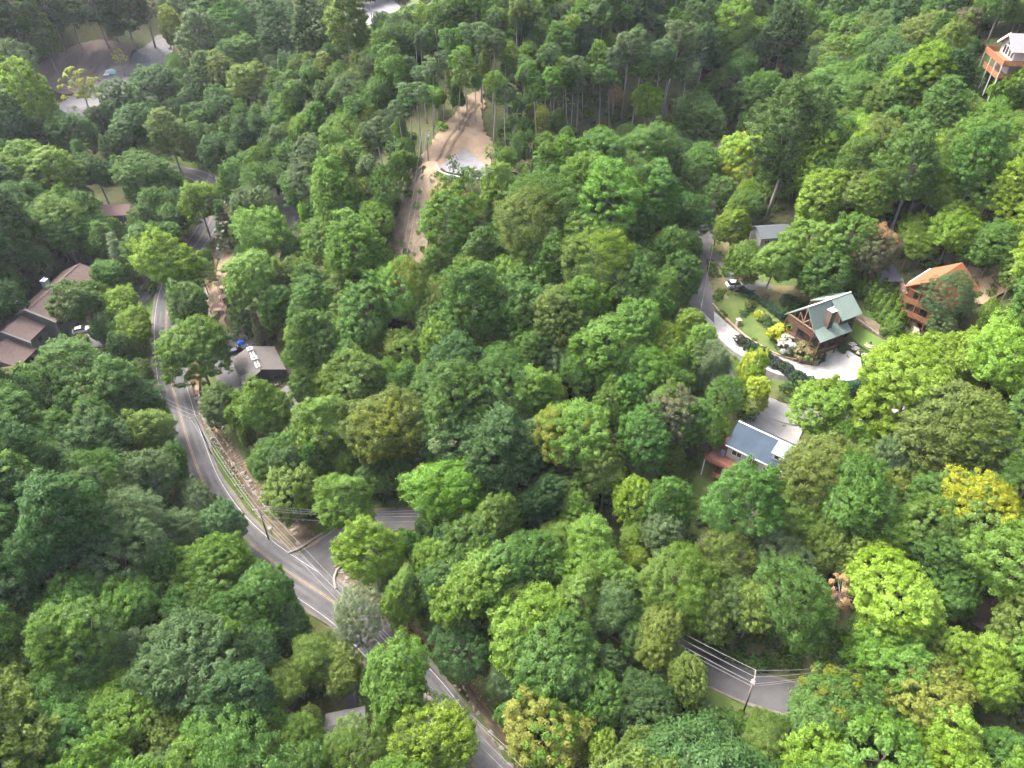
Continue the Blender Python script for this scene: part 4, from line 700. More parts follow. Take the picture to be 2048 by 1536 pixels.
# ------------------------------------------------------------------ trees
def leaf_material(name, source):
    m = bpy.data.materials.new(name); m.use_nodes = True; n = m.node_tree.nodes; l = m.node_tree.links
    for x in list(n): n.remove(x)
    out = n.new('ShaderNodeOutputMaterial')
    if source == 'object':
        oi = n.new('ShaderNodeObjectInfo'); tint = oi.outputs['Color']
        tp = n.new('ShaderNodeAttribute'); tp.attribute_type = 'OBJECT'; tp.attribute_name = 'tip'; tip = tp.outputs['Color']
        ta = n.new('ShaderNodeAttribute'); ta.attribute_type = 'OBJECT'; ta.attribute_name = 'tip_amount'; tam = ta.outputs['Fac']
    else:
        a = n.new('ShaderNodeAttribute'); a.attribute_type = 'INSTANCER'; a.attribute_name = 'tint'; tint = a.outputs['Color']; tip = None
    ca = n.new('ShaderNodeAttribute'); ca.attribute_name = 'clump'
    la = n.new('ShaderNodeAttribute'); la.attribute_name = 'leaf'
    col = tint
    if tip is not None:
        # clumps whose number falls under the tree's share of turned leaves take the turned colour
        lt = n.new('ShaderNodeMath'); lt.operation = 'LESS_THAN'; l.new(ca.outputs['Fac'], lt.inputs[0]); l.new(tam, lt.inputs[1])
        mx = n.new('ShaderNodeMix'); mx.data_type = 'RGBA'; l.new(lt.outputs[0], mx.inputs[0]); l.new(tint, mx.inputs[6]); l.new(tip, mx.inputs[7]); col = mx.outputs[2]
    hs = n.new('ShaderNodeHueSaturation')
    def rng_node(src, a0, a1):
        r = n.new('ShaderNodeMapRange'); r.inputs[3].default_value = a0; r.inputs[4].default_value = a1; l.new(src, r.inputs[0]); return r.outputs[0]
    mul = n.new('ShaderNodeMath'); mul.operation = 'MULTIPLY'
    l.new(rng_node(ca.outputs['Fac'], .78, 1.25), mul.inputs[0]); l.new(rng_node(la.outputs['Fac'], 0.78, 1.22), mul.inputs[1])
    l.new(mul.outputs[0], hs.inputs['Value']); l.new(rng_node(la.outputs['Fac'], .508, .491), hs.inputs['Hue']); l.new(rng_node(ca.outputs['Fac'], 1.09, .95), hs.inputs['Saturation'])
    l.new(col, hs.inputs['Color'])
    df = n.new('ShaderNodeBsdfPrincipled'); df.inputs['Roughness'].default_value = .55; df.inputs['Specular IOR Level'].default_value = .22
    tr = n.new('ShaderNodeBsdfTranslucent'); hs2 = n.new('ShaderNodeHueSaturation'); hs2.inputs['Hue'].default_value = .494; hs2.inputs['Saturation'].default_value = 1.1; hs2.inputs['Value'].default_value = 1.35
    l.new(hs.outputs[0], hs2.inputs['Color']); l.new(hs2.outputs[0], tr.inputs['Color']); l.new(hs.outputs[0], df.inputs['Base Color'])
    ms = n.new('ShaderNodeMixShader'); ms.inputs[0].default_value = .44; l.new(df.outputs[0], ms.inputs[1]); l.new(tr.outputs[0], ms.inputs[2])
    l.new(ms.outputs[0], out.inputs['Surface']); return m
LEAF_O = leaf_material('tree_leaves', 'object'); LEAF_A = leaf_material('woodland_leaves', 'attribute')
def scatter(name, forms, m, pos, idx, rot, scl, tint, parent=None):
    """one object whose points carry copies of the forms (geometry nodes), with a tint for each point"""
    col_ = bpy.data.collections.new(name + '_forms')
    for k, me in enumerate(forms):
        o = bpy.data.objects.new('form_%02d' % k, me); col_.objects.link(o)
        if m: o.material_slots[0].link = 'OBJECT'; o.material_slots[0].material = m
    me = bpy.data.meshes.new(name); n_ = len(pos); me.vertices.add(n_); me.vertices.foreach_set('co', np.asarray(pos, np.float32).ravel())
    me.attributes.new('form', 'INT', 'POINT').data.foreach_set('value', np.asarray(idx, np.int32))
    me.attributes.new('turn', 'FLOAT_VECTOR', 'POINT').data.foreach_set('vector', np.asarray(rot, np.float32).ravel())
    me.attributes.new('size', 'FLOAT_VECTOR', 'POINT').data.foreach_set('vector', np.asarray(scl, np.float32).ravel())
    me.attributes.new('tint', 'FLOAT_COLOR', 'POINT').data.foreach_set('color', np.c_[np.asarray(tint), np.ones(n_)].astype(np.float32).ravel())
    o = bpy.data.objects.new(name, me); C.objects.link(o); o['kind'] = 'stuff'
    if parent: o.parent = parent
    g = bpy.data.node_groups.new(name + '_scatter', 'GeometryNodeTree'); g.interface.new_socket('Geometry', in_out='INPUT', socket_type='NodeSocketGeometry'); g.interface.new_socket('Geometry', in_out='OUTPUT', socket_type='NodeSocketGeometry')
    N = g.nodes; L = g.links; gi = N.new('NodeGroupInput'); go = N.new('NodeGroupOutput'); ip = N.new('GeometryNodeInstanceOnPoints'); ci_ = N.new('GeometryNodeCollectionInfo')
    ci_.inputs['Collection'].default_value = col_; ci_.inputs['Separate Children'].default_value = True; ci_.inputs['Reset Children'].default_value = True
    def at(nm, ty):
        x = N.new('GeometryNodeInputNamedAttribute'); x.data_type = ty; x.inputs['Name'].default_value = nm; return x.outputs['Attribute']
    L.new(gi.outputs[0], ip.inputs['Points']); L.new(ci_.outputs[0], ip.inputs['Instance']); ip.inputs['Pick Instance'].default_value = True
    L.new(at('form', 'INT'), ip.inputs['Instance Index']); L.new(at('turn', 'FLOAT_VECTOR'), ip.inputs['Rotation']); L.new(at('size', 'FLOAT_VECTOR'), ip.inputs['Scale']); L.new(ip.outputs[0], go.inputs[0])
    md = o.modifiers.new('scatter', 'NODES'); md.node_group = g; return o
bark = mat('bark', (.13, .105, .085), .95, .35, 1.5, (.24, .20, .165), stretch=(1, 1, .15)); bark_pale = mat('bark_pale', (.22, .20, .18), .95, .3, 1.5, (.36, .33, .30), stretch=(1, 1, .15))
def unit(a): return a / (np.linalg.norm(a, axis=-1, keepdims=True) + 1e-9)
def quads(c, nrm, s, asp, r):
    t = unit(np.cross(nrm, r.normal(size=c.shape))); b = np.cross(nrm, t); t = t * s[:, None]; b = b * (s * asp)[:, None]
    droop = nrm * (s * .18)[:, None]
    V = np.stack([c - t * .5, c + b - droop, c + t * .5, c - b - droop], 1).reshape(-1, 3)
    return V, np.arange(len(c) * 4).reshape(-1, 4)
def fib(n, r):
    i = np.arange(n) + .5; ph = np.arccos(1 - 2 * i / n); th = math.pi * (1 + 5 ** .5) * i + r.uniform(0, 6)
    return np.stack([np.cos(th) * np.sin(ph), np.sin(th) * np.sin(ph), np.cos(ph)], 1)
def crown_points(kind, R, Hc, r, nl, nc, rc):
    """clump centres, outward directions and radii; the crown's centre is at the origin"""
    cs, ds, rs = [], [], []
    if kind == 'conifer':
        n = nc
        t = r.uniform(0, 1, n) ** .75; a = r.uniform(0, 6.283, n); lay = np.round(t * 11) / 11 + r.normal(0, .012, n)
        rr = R * (.08 + .92 * lay) * r.uniform(.45, 1.05, n); z = Hc * (.5 - lay) - rr * .22
        c = np.stack([rr * np.cos(a), rr * np.sin(a), z], 1); d = unit(np.stack([np.cos(a), np.sin(a), np.full(n, .5)], 1)); return c, d, np.full(n, rc) * r.uniform(.7, 1.2, n), t
    e = np.array([R, R, Hc / 2])
    if kind in ('wavy', 'wavytall'):
        # one undulating surface with sprays standing out of it, and an inner layer behind
        n = nc; d = unit(fib(n, r) + r.normal(0, .05, (n, 3))); A = r.normal(0, 1, (7, 3)); f_ = np.array([1.6, 1.9, 2.3, 3.6, 4.3, 5.5, 6.5]); w_ = np.array([.15, .13, .12, .09, .08, .06, .06]); ph = r.uniform(0, 6.3, 7)
        und = sum(w_[k] * np.sin(d @ unit(A[k]) * f_[k] + ph[k]) for k in range(7)); low = np.clip(-d[:, 2], 0, 1)
        prof = 1 - (.30 * np.clip(d[:, 2], 0, 1) ** 2 if kind == 'wavytall' else .10 * low)
        k_ = (.86 + und + np.where(r.random(n) < .16, r.uniform(.06, .2, n), r.normal(0, .035, n)))
        p = d * e * k_[:, None]; p[:, :2] *= prof[:, None]
        ok = (d[:, 2] > -.72); p, d = p[ok], d[ok]
        inn = r.random(len(p)) < .28; p2 = p[inn] * .72; d2 = d[inn]
        return np.vstack([p, p2]), np.vstack([d, d2]), rc * r.uniform(.65, 1.35, len(p) + len(p2)), None
    lob = []
    dirs = fib(nl, r); dirs = dirs[dirs[:, 2] > -.75]
    for d in dirs:
        k = r.uniform(.36, .74); taper = 1.0
        if kind == 'tall': taper = .75 + .4 * max(0, -d[2])
        lob.append((d * e * k * np.array([taper, taper, 1.05]) + r.normal(0, .09, 3) * e, r.uniform(.30, .56) * e * np.array([1, 1, .95])))
    lob.append((np.array([0, 0, .18 * Hc]), .5 * e))
    LC = np.array([x[0] for x in lob]); LR = np.array([x[1] for x in lob])
    for j in range(len(lob)):
        dd = unit(fib(nc, r) + r.normal(0, .12, (nc, 3))); p = LC[j] + dd * LR[j] * r.uniform(.88, 1.08, (nc, 1))
        inside = (np.linalg.norm((p[:, None] - LC[None]) / LR[None], axis=2) < .86); inside[:, j] = False
        ok = ~inside.any(1) & (dd[:, 2] > -.55) & (p[:, 2] > -.52 * Hc)
        cs.append(p[ok]); ds.append(dd[ok])
    c = np.vstack(cs); d = np.vstack(ds); return c, d, rc * r.uniform(.7, 1.3, len(c)), None
def make_crown(kind, R, Hc, seed, nl=9, nc=26, rc=.95, nleaf=110, s=.5, asp=.34, flat=.75):
    r = np.random.default_rng(seed); c, d, rcs, tt = crown_points(kind, R, Hc, r, nl, nc, rc); n = len(c)
    # neighbouring clumps turn colour together
    ph = r.uniform(0, 6.28, 6); q = c / R
    num = np.sin(q[:, 0] * 2.6 + ph[0]) + np.sin(q[:, 1] * 2.6 + ph[1]) + np.sin(q[:, 2] * 2.1 + ph[2]) + r.normal(0, .8, n); num = num.argsort().argsort() / n
    ci = np.repeat(np.arange(n), nleaf); m = len(ci)
    o = unit(r.normal(size=(m, 3))); o = unit(o + d[ci] * .75 + np.array([0, 0, .35])); rad_ = r.uniform(.25, 1, m) ** .5
    sp = (rcs[ci] * rad_)[:, None]; p = c[ci] + o * sp * np.array([1, 1, flat]) + unit(d[ci] + np.array([0, 0, .5])) * sp * (r.uniform(-.2, .7, m)[:, None] if kind.startswith('wavy') else 0)
    nrm = unit(o * .9 + np.array([0, 0, .55]) + r.normal(0, .45, (m, 3)))
    V, Q = quads(p, nrm, s * r.uniform(.65, 1.3, m), asp, r)
    return V, Q, num[ci], r.uniform(0, 1, m), c
def trunk_mesh(h, hc, Hc, r0, crown_c, seed, m, nb=7, name='trunk'):
    r = np.random.default_rng(seed); b = MB(); top = hc + Hc * .3
    lean = r.normal(0, .02, 2); pt = lambda z: Vector((lean[0] * z + .15 * math.sin(z * .4 + seed), lean[1] * z + .15 * math.cos(z * .33 + seed), z))
    b.tube([pt(z) + Vector((0, 0, -.6 if z == 0 else 0)) for z in np.linspace(0, top, 7)], r0, 7, r0 * .25)
    sel = crown_c[r.permutation(len(crown_c))[:nb]]
    for q in sel:
        z0 = hc - Hc * .35 + r.uniform(0, .45) * Hc; a = pt(max(1, min(z0, top - .5))); e = Vector((q[0] * .9, q[1] * .9, max(a.z + .3, hc + q[2] * .85)))
        mid = a.lerp(e, .5) + Vector((0, 0, -.35)); b.tube([a, mid, e], r0 * .34, 5, r0 * .08)
    me = b.mesh(name); me.materials.append(m); me.polygons.foreach_set('use_smooth', [True] * len(me.polygons)); return me
# ------------------------------------------------------------------ garden plants
def plant_proto(form, R, Hc, seed, stem=.08, **kw):
    V, Q, cl, lf, cc = make_crown(form, R, Hc, seed, **kw); V = V + np.array([0, 0, Hc * .5 + .05]); V[:, 2] = np.maximum(V[:, 2], .02)
    f = big_mesh('foliage', V, Q, LEAF_O, 4, {'clump': ('FACE', cl), 'leaf': ('FACE', lf)}); b = MB().tube([(0, 0, -.3), (0, 0, Hc * .7)], stem, 6, stem * .4); m = b.mesh('stem'); m.materials.append(bark); return f, m
PP = {'arbor': [plant_proto('conifer', 1.15, 4.2, 31 + k, nc=150, rc=.42, nleaf=26, s=.24, asp=.24, flat=.9) for k in range(2)], 'shrub': [plant_proto('round', 1.0, 1.9, 41 + k, nl=7, nc=16, rc=.32, nleaf=34, s=.2, asp=.34) for k in range(2)]}
def plant(name, label, cat, u, v, form, col, sx, sz, group=None, tip=None, ta=0.0):
    f, m = random.choice(PP[form]); R0, H0 = (1.15, 4.2) if form == 'arbor' else (1.0, 1.9); p = G(u, v, H0 * sz * .5)
    r = thing(name, label, cat, gz(p, .05), random.uniform(0, 6), group); r.scale = (sx, sx, sz)
    a = bpy.data.objects.new('stem', m); C.objects.link(a); a.parent = r; c = bpy.data.objects.new('foliage', f); C.objects.link(c); c.parent = r
    br = random.uniform(.9, 1.1); c.color = (*[x * br for x in col], 1); c['tip'] = list(map(float, tip or col)); c['tip_amount'] = float(ta); BUILD_FOOT.append((p[0], p[1], .6)); return r
ag = (.085, .16, .022); hg = (.028, .062, .030); OR2 = ['first', 'second', 'third', 'fourth', 'fifth', 'sixth', 'seventh', 'eighth', 'ninth', 'tenth', 'eleventh', 'twelfth', 'thirteenth', 'fourteenth', 'fifteenth', 'sixteenth', 'seventeenth', 'eighteenth', 'nineteenth', 'twentieth']
for i, (u, v) in enumerate([(1692, 556), (1702, 563), (1713, 570), (1724, 578), (1735, 586), (1745, 596), (1756, 606), (1766, 617), (1776, 630), (1787, 643), (1797, 657)]): plant('arborvitae', f'{OR2[i]} conifer down the lower arborvitae row from the shed', 'arborvitae', u, v - 6, 'arbor', ag, .85 + .05 * i, .85 + .05 * i, 'conifer row beside the cabin garden')
for i, (u, v) in enumerate([(1752, 572), (1765, 580), (1777, 590), (1788, 602), (1797, 616), (1806, 632)]): plant('arborvitae', f'{OR2[i]} conifer down the upper arborvitae row against the stone wall', 'arborvitae', u, v - 6, 'arbor', ag, .95, 1.0, 'conifer row beside the cabin garden')
hl_ = resample(np.array([(1480., 676, 0), (1510, 696, 0), (1540, 713, 0), (1570, 735, 0), (1600, 754, 0), (1640, 768, 0), (1680, 772, 0), (1712, 770, 0)]), 13.5)
for i, q in enumerate(hl_): plant('hedge_shrub', f'{OR2[i]} dark rounded shrub along the driveway hedge from its gate end', 'shrub', q[0] + random.uniform(-3, 3), q[1] + 4 + random.uniform(-2.5, 2.5), 'shrub', tuple(c_ * random.uniform(.8, 1.5) for c_ in hg), random.uniform(.8, 1.35), random.uniform(.95, 1.6), 'driveway hedge shrubs')
hl_ = resample(np.array([(1484., 582, 0), (1510, 596, 0), (1535, 610, 0), (1562, 632, 0)]), 9.5)
for i, q in enumerate(hl_): plant('garden_shrub', f'{OR2[i]} dark shrub of the upper garden hedge counted from the parked cars', 'shrub', q[0], q[1], 'shrub', (.03, .07, .04), random.uniform(.65, .9), random.uniform(.9, 1.2), 'upper garden hedge shrubs')
for args in [('golden_bush', 'large golden yellow bush below the cabin porch', 'bush', 1556, 668, 'shrub', (.34, .38, .03), 2.0, 2.1), ('flowering_bush', 'grey-green bush covered in small white flowers below the cabin', 'bush', 1577, 690, 'shrub', (.06, .09, .045), 2.3, 1.9, None, (.55, .56, .52), .38), ('rounded_bush', 'light green bush with pinkish tips beside the driveway apron', 'bush', 1613, 704, 'shrub', (.13, .19, .05), 2.4, 1.9, None, (.25, .22, .12), .3), ('small_golden_bush', 'small golden bush in the garden above the gate pillar', 'bush', 1518, 632, 'shrub', (.34, .38, .03), 1.0, 1.2), ('rounded_bush', 'neat light green bush at the far corner of the lawn', 'bush', 1788, 680, 'shrub', (.12, .20, .03), 1.0, .9), ('rounded_bush', 'small loose green bush in the bed above the lawn', 'bush', 1766, 664, 'shrub', (.10, .17, .04), .8, .8), ('rounded_bush', 'dark green bush beside the foot of the cabin stairs', 'bush', 1684, 700, 'shrub', (.06, .11, .03), .8, .9), ('rounded_bush', 'dark bush on the small lawn island at the apron', 'bush', 1640, 716, 'shrub', (.04, .08, .02), 1.0, .45), ('rounded_bush', 'grey-green shrub in the dry yard behind the cabin', 'bush', 1578, 600, 'shrub', (.06, .10, .05), 1.5, 1.1), ('rounded_bush', 'olive shrub at the end of the low garden bed', 'bush', 1500, 610, 'shrub', (.08, .11, .03), 1.2, .9), ('rounded_bush', 'dull green shrub in the middle of the garden slope', 'bush', 1530, 640, 'shrub', (.06, .10, .03), 1.3, .9), ('rounded_bush', 'deep green shrub below the small golden bush', 'bush', 1545, 655, 'shrub', (.04, .08, .02), 1.4, 1.0)]: plant(*args)
for i, (u, v) in enumerate([(1706, 690), (1712, 698), (1720, 706), (1729, 712), (1737, 717)]): plant('white_flower_clump', f'{OR2[i]} clump of white flowers down the bed beside the cabin stairs', 'flowers', u, v, 'shrub', (.07, .11, .03), .62, .4, 'white flowers beside the stairs', (.68, .67, .66), .6)
# kind: (form, R, Hc, h, kw)
FORMS = {
 'maple':  [('wavy', 5.0, 11.5, 15.5, dict(nc=n_, rc=.72, nleaf=84, s=.315)) for n_ in (330, 360, 300, 340)],
 'oak':    [('wavy', 6.2, 12.0, 16.5, dict(nc=n_, rc=.78, nleaf=84, s=.315)) for n_ in (430, 470, 400, 450)],
 'poplar': [('wavytall', 4.5, 15.5, 20.0, dict(nc=n_, rc=.70, nleaf=84, s=.315)) for n_ in (360, 400, 340, 380)],
 'locust': [('wavy', 5.0, 12.0, 16.0, dict(nc=n_, rc=.85, nleaf=90, s=.275, asp=.28)) for n_ in (330, 300)],
 'pine':   [('round', 2.9, 6.0, 18.0, dict(nl=8, nc=18, rc=.75, nleaf=110, s=.5, asp=.10, flat=.6))] * 2,
 'hemlock': [('conifer', 3.4, 14.0, 15.5, dict(nc=330, rc=.8, nleaf=44, s=.42, asp=.16, flat=.4))] * 2,
 'sparse': [('round', 4.6, 9.0, 15.0, dict(nl=10, nc=9, rc=.8, nleaf=70, s=.38))] * 2,
}
PROTO = {}
for kname, vs in FORMS.items():
    PROTO[kname] = []
    for i, (form, R, Hc, h, kw) in enumerate(vs):
        sd_ = 100 + 17 * i + len(kname) * 7
        V, Q, cl, lf, cc = make_crown(form, R, Hc, sd_, **kw); hc = h - Hc * .5
        V = V + np.array([0, 0, hc])
        cm = big_mesh('crown', V, Q, LEAF_O, 4, {'clump': ('FACE', cl), 'leaf': ('FACE', lf)})
        tm = trunk_mesh(h, hc, Hc, .30 if kname != 'pine' else .2, cc, sd_, bark_pale if kname in ('poplar', 'sparse', 'pine') else bark, {'hemlock': 0, 'sparse': 22, 'pine': 8}.get(kname, 9))
        PROTO[kname].append(dict(crown=cm, trunk=tm, R=R, hc=hc, Hc=Hc, h=h))
PAL = {'l': (.106, .200, .031), 'y': (.148, .245, .028), 'g': (.070, .150, .028), 'd': (.050, .108, .029), 'b': (.080, .138, .050), 'o': (.106, .164, .030), 'Y': (.28, .315, .035), 'r': (.32, .215, .12), 'k': (.098, .110, .054), 'c': (.15, .21, .095), 'O': (.160, .200, .031)}
CW = {'l': 'fresh green', 'y': 'lime green', 'g': 'mid green', 'd': 'deep green', 'b': 'blue-green', 'o': 'olive green', 'Y': 'yellow', 'r': 'rust brown', 'k': 'grey-brown', 'c': 'pale grey-green', 'O': 'golden olive'}
FORMSIZE = {'maple': 'm', 'oak': 'k', 'poplar': 'p', 'locust': 'f', 'pine': 'n', 'hemlock': 'h', 'sparse': 's'}; FS = {v: k for k, v in FORMSIZE.items()}
# u, v, half width in photo pixels, form, colour, (turned colour, share)
HAND = """20,30,42,p,d 95,15,40,p,d 140,30,35,s,d 190,10,42,p,d 245,15,40,p,d 28,130,36,f,b 62,212,42,p,y 20,245,35,p,d 165,185,48,s,O,Y,.5 235,112,18,s,Y 310,165,55,k,d 240,222,38,m,d 262,262,44,m,d 340,268,36,p,o 352,62,28,p,O 392,92,40,p,b 440,32,42,p,g 475,62,38,p,g 405,148,34,p,g 452,152,32,p,o 504,165,38,m,o 290,25,46,s,k 440,210,45,k,d 150,262,42,k,d 45,330,58,k,l 112,345,50,m,l 192,345,42,m,d 300,340,62,k,g 432,305,34,m,d
525,45,40,p,d 560,70,36,p,d 622,50,42,p,d 690,40,44,p,o 480,120,40,m,g
175,604,50,m,g 215,545,32,m,g 242,512,27,h,c 236,612,40,m,y 268,655,38,m,y 342,534,64,m,y 378,622,42,m,g 394,702,68,k,l 172,740,98,k,g 8,570,30,m,g 15,615,32,m,d 400,408,44,m,y 447,445,28,h,d 502,425,46,k,b 505,560,55,m,l 478,618,28,h,d 516,650,20,h,k 540,470,58,k,l 645,480,48,m,l 560,620,40,m,g
807,692,40,m,l,O,.45 894,436,44,p,l,O,.3 762,868,76,k,o,O,.45 537,830,58,m,l 642,850,54,p,l 677,1000,50,p,l 905,985,72,k,l 838,965,44,m,l 745,1100,54,p,y 815,1095,32,m,g 807,1190,46,p,l 710,1240,42,f,c 792,1372,80,m,l 862,1492,92,k,y,o,.2 622,1318,48,f,o 560,1380,46,f,o 700,1500,50,f,o 937,1292,52,f,d 1010,1362,44,f,b 1062,1255,92,k,y 1132,1335,86,k,g 1224,1212,58,f,b 1318,1280,58,m,o 1372,1362,44,m,o 1289,1402,62,k,d 1106,1456,76,m,O,l,.4 1200,1508,40,m,y 1320,1522,30,m,Y 1402,1492,34,p,y 1442,1462,32,m,g 1535,1490,58,f,o
1211,955,54,m,o 1256,1002,44,m,y 1322,1008,40,p,g 1334,1072,44,m,b 1144,858,84,k,l,O,.4 1344,838,58,m,k,l,.55 1292,892,58,m,g 1494,1032,54,p,g 1449,1108,58,f,o,k,.35 1199,1108,84,k,l 1086,996,56,m,d 1500,750,35,m,Y,y,.5 1508,795,28,m,Y,y,.4 1424,724,40,f,c 1652,808,54,m,y,O,.25 1636,938,78,k,o 1788,938,42,m,b 1698,998,86,k,g 1775,985,42,m,O,r,.3 1950,998,86,k,o,Y,.5 1905,850,92,k,o 1995,870,80,k,l,c,.25 1680,1192,40,s,r 1808,1192,92,k,y 1590,1212,68,f,g 1672,1418,88,k,g,O,.12 1786,1338,72,m,l 1858,1392,78,k,O,o,.5 1905,1505,98,k,y 1900,1312,48,m,y 1992,1345,66,k,y
1922,712,95,k,y 1815,795,82,k,y 2010,730,84,k,y 1902,598,42,f,b 1888,645,34,m,b 1745,806,46,m,y 1860,760,50,m,y 1484,520,40,m,l 1545,524,54,k,l 2012,190,44,m,l 1958,170,32,m,g 2046,180,40,m,l 1622,486,56,m,l 1640,548,48,m,g 1752,492,42,f,k,r,.25 1474,328,50,m,y,Y,.4 1479,58,50,m,y 1402,232,50,k,g 1530,182,46,k,g 1294,206,36,m,y 1237,198,15,m,r 1220,82,22,m,y 1926,52,34,m,k 83,1065,28,m,r,O,.6 55,1202,54,k,g,Y,.25 362,1328,96,k,b 262,1205,58,m,l 240,1425,88,k,l 1424,866,36,m,l 1385,830,52,m,g 1412,240,34,m,g 1700,470,46,m,l 1100,1150,44,m,g 1165,1200,46,p,l 1275,1265,42,m,g 1345,1318,34,m,o 1366,560,42,m,g 1368,430,44,k,g 1376,485,28,m,g 1396,345,44,k,g 1442,385,34,m,g 1374,655,36,m,y 1402,695,40,m,l 470,365,32,m,g 1240,1180,40,m,l 300,880,46,m,o 345,945,44,m,g 300,965,58,k,b 388,1008,50,k,b 446,1058,48,m,b 415,1125,72,k,l 485,1140,46,k,l 535,1200,56,m,g 300,830,34,m,g 250,800,52,k,d 1830,470,44,m,y 1900,470,50,k,y 2000,480,60,k,g
985,105,26,n,b 960,78,28,n,b 882,120,25,n,b 832,182,28,n,b 800,215,22,n,b 845,140,22,n,b 765,282,28,n,b 930,140,24,n,l 985,170,26,n,l 1010,185,24,n,b 1045,150,26,n,g 1075,190,22,n,g 1128,170,22,p,y 1085,235,22,m,O 1150,130,26,n,b 1190,120,24,p,l 1255,110,28,n,b 1320,120,34,n,b 1345,90,34,n,b 1375,150,28,n,b 735,330,24,n,b 905,335,15,s,g 945,365,20,s,l 985,305,18,s,l 1000,385,34,p,l 1040,300,24,m,g 1140,150,22,n,g 1170,138,22,n,l 1206,150,22,n,g 1232,134,22,n,b 1276,150,24,n,g 1302,138,24,n,l 1226,168,20,n,g 1106,160,22,n,l 1160,165,20,n,b 1335,160,24,n,g 860,150,22,n,b 900,100,24,n,g 815,200,20,n,g"""
REG = [(60, 60, 'ddgb'), (250, 60, 'ddgo'), (100, 300, 'lgdl'), (300, 320, 'gdgg'), (450, 100, 'ggob'), (60, 450, 'dgdd'), (250, 450, 'gdgg'), (420, 250, 'dgg'), (560, 120, 'ddg'), (650, 60, 'dgo'), (650, 250, 'lglbo'), (800, 150, 'lglbg'), (550, 350, 'lgblg'), (750, 420, 'lgo'), (950, 100, 'glbog'), (1150, 60, 'glbyog'), (1300, 60, 'gbdog'), (1200, 250, 'gdgl'), (1500, 130, 'ddg'), (1550, 40, 'dgd'), (1700, 120, 'glgo'), (1850, 60, 'gdg'), (1900, 200, 'lygo'), (1800, 330, 'yloyg'), (1950, 400, 'yylgo'), (1600, 350, 'glgy'), (1500, 250, 'dg'), (1450, 400, 'gld'), (1150, 400, 'glg'), (1000, 500, 'glo'), (700, 600, 'lgog'), (1000, 680, 'lggo'), (1250, 600, 'oglyg'), (1200, 750, 'glglb'), (900, 800, 'ggdl'), (700, 780, 'glog'), (1000, 950, 'gdlg'), (1300, 850, 'glo'), (1500, 1100, 'glbo'), (1750, 1100, 'glyo'), (1950, 1150, 'ggl'), (1950, 1400, 'yolg'), (1600, 1300, 'gdl'), (1250, 1200, 'lyg'), (1100, 1150, 'gld'), (1300, 1450, 'gobd'), (1050, 1450, 'glo'), (900, 1150, 'lgd'), (100, 850, 'dbgd'), (250, 850, 'bdgd'), (100, 1000, 'gdbd'), (300, 1000, 'bdgd'), (100, 1200, 'dgd'), (400, 1150, 'gdlg'), (300, 1350, 'gobl'), (150, 1450, 'lgo'), (500, 1250, 'gdo'), (500, 1450, 'ogld'), (700, 1450, 'odl'), (1900, 800, 'oygl'), (1750, 780, 'yl'), (2040, 1000, 'olg')]  # leaf colours by area; shade over the lower left is put into darker leaves
# what the photo shows uncovered: no scattered tree may stand in front of it
CM = np.zeros((400, 540), bool)          # cells of 4 px, offset 14
def cm_poly(pts):
    pts = np.array(pts, float) / 4; yy_, xx_ = np.mgrid[0:400, 0:540]; ins = np.zeros(CM.shape, bool); n = len(pts)
    for i in range(n):
        (x0, y0), (x1, y1) = pts[i] + [14, 8], pts[(i + 1) % n] + [14, 8]
        cnd = ((y0 > yy_) != (y1 > yy_)) & (xx_ < (x1 - x0) * (yy_ - y0) / (y1 - y0 + 1e-9) + x0); ins ^= cnd
    CM[ins] = True
def cm_line(pts, hw):
    for (a, b) in zip(pts[:-1], pts[1:]):
        a = np.array(a, float); b = np.array(b, float)
        for t in np.linspace(0, 1, max(2, int(np.linalg.norm(b - a) / 6))): cm_disc(*(a + (b - a) * t), hw)
def cm_disc(u, v, r):
    yy_, xx_ = np.mgrid[0:400, 0:540]; CM[(xx_ - 14 - u / 4) ** 2 + (yy_ - 8 - v / 4) ** 2 <= (r / 4) ** 2] = True
for pts, hw in [([(313, 615), (322, 700), (345, 775), (362, 850), (385, 900), (410, 955), (440, 1010), (460, 1040)], 24), ([(505, 1085), (560, 1130), (620, 1160), (680, 1195)], 34), ([(600, 1110), (660, 1105)], 30), ([(735, 1265), (790, 1320), (850, 1370), (900, 1420), (960, 1500), (985, 1536)], 38),
    ([(400, 840), (450, 910), (490, 975), (540, 1040), (610, 1080)], 20), ([(690, 1165), (740, 1205), (790, 1260)], 16), ([(760, 1240), (830, 1290), (900, 1380), (960, 1450), (1015, 1515)], 22), ([(700, 1050), (800, 1030)], 18), ([(1385, 1325), (1450, 1355), (1520, 1385), (1585, 1400)], 30), ([(1420, 1400), (1480, 1420), (1560, 1440)], 18), ([(1480, 1310), (1560, 1325), (1690, 1310)], 18),
    ([(1420, 430), (1397, 490), (1440, 520), (1462, 550)], 18), ([(1400, 585), (1402, 615)], 18), ([(455, 495), (440, 560), (425, 610), (430, 670)], 17), ([(1035, 1100), (1045, 1110)], 10), ([(388, 492), (405, 465)], 14), ([(370, 358), (430, 345)], 10), ([(560, 400), (585, 445)], 12), ([(260, 590), (275, 570)], 10)]: cm_line(pts, hw)
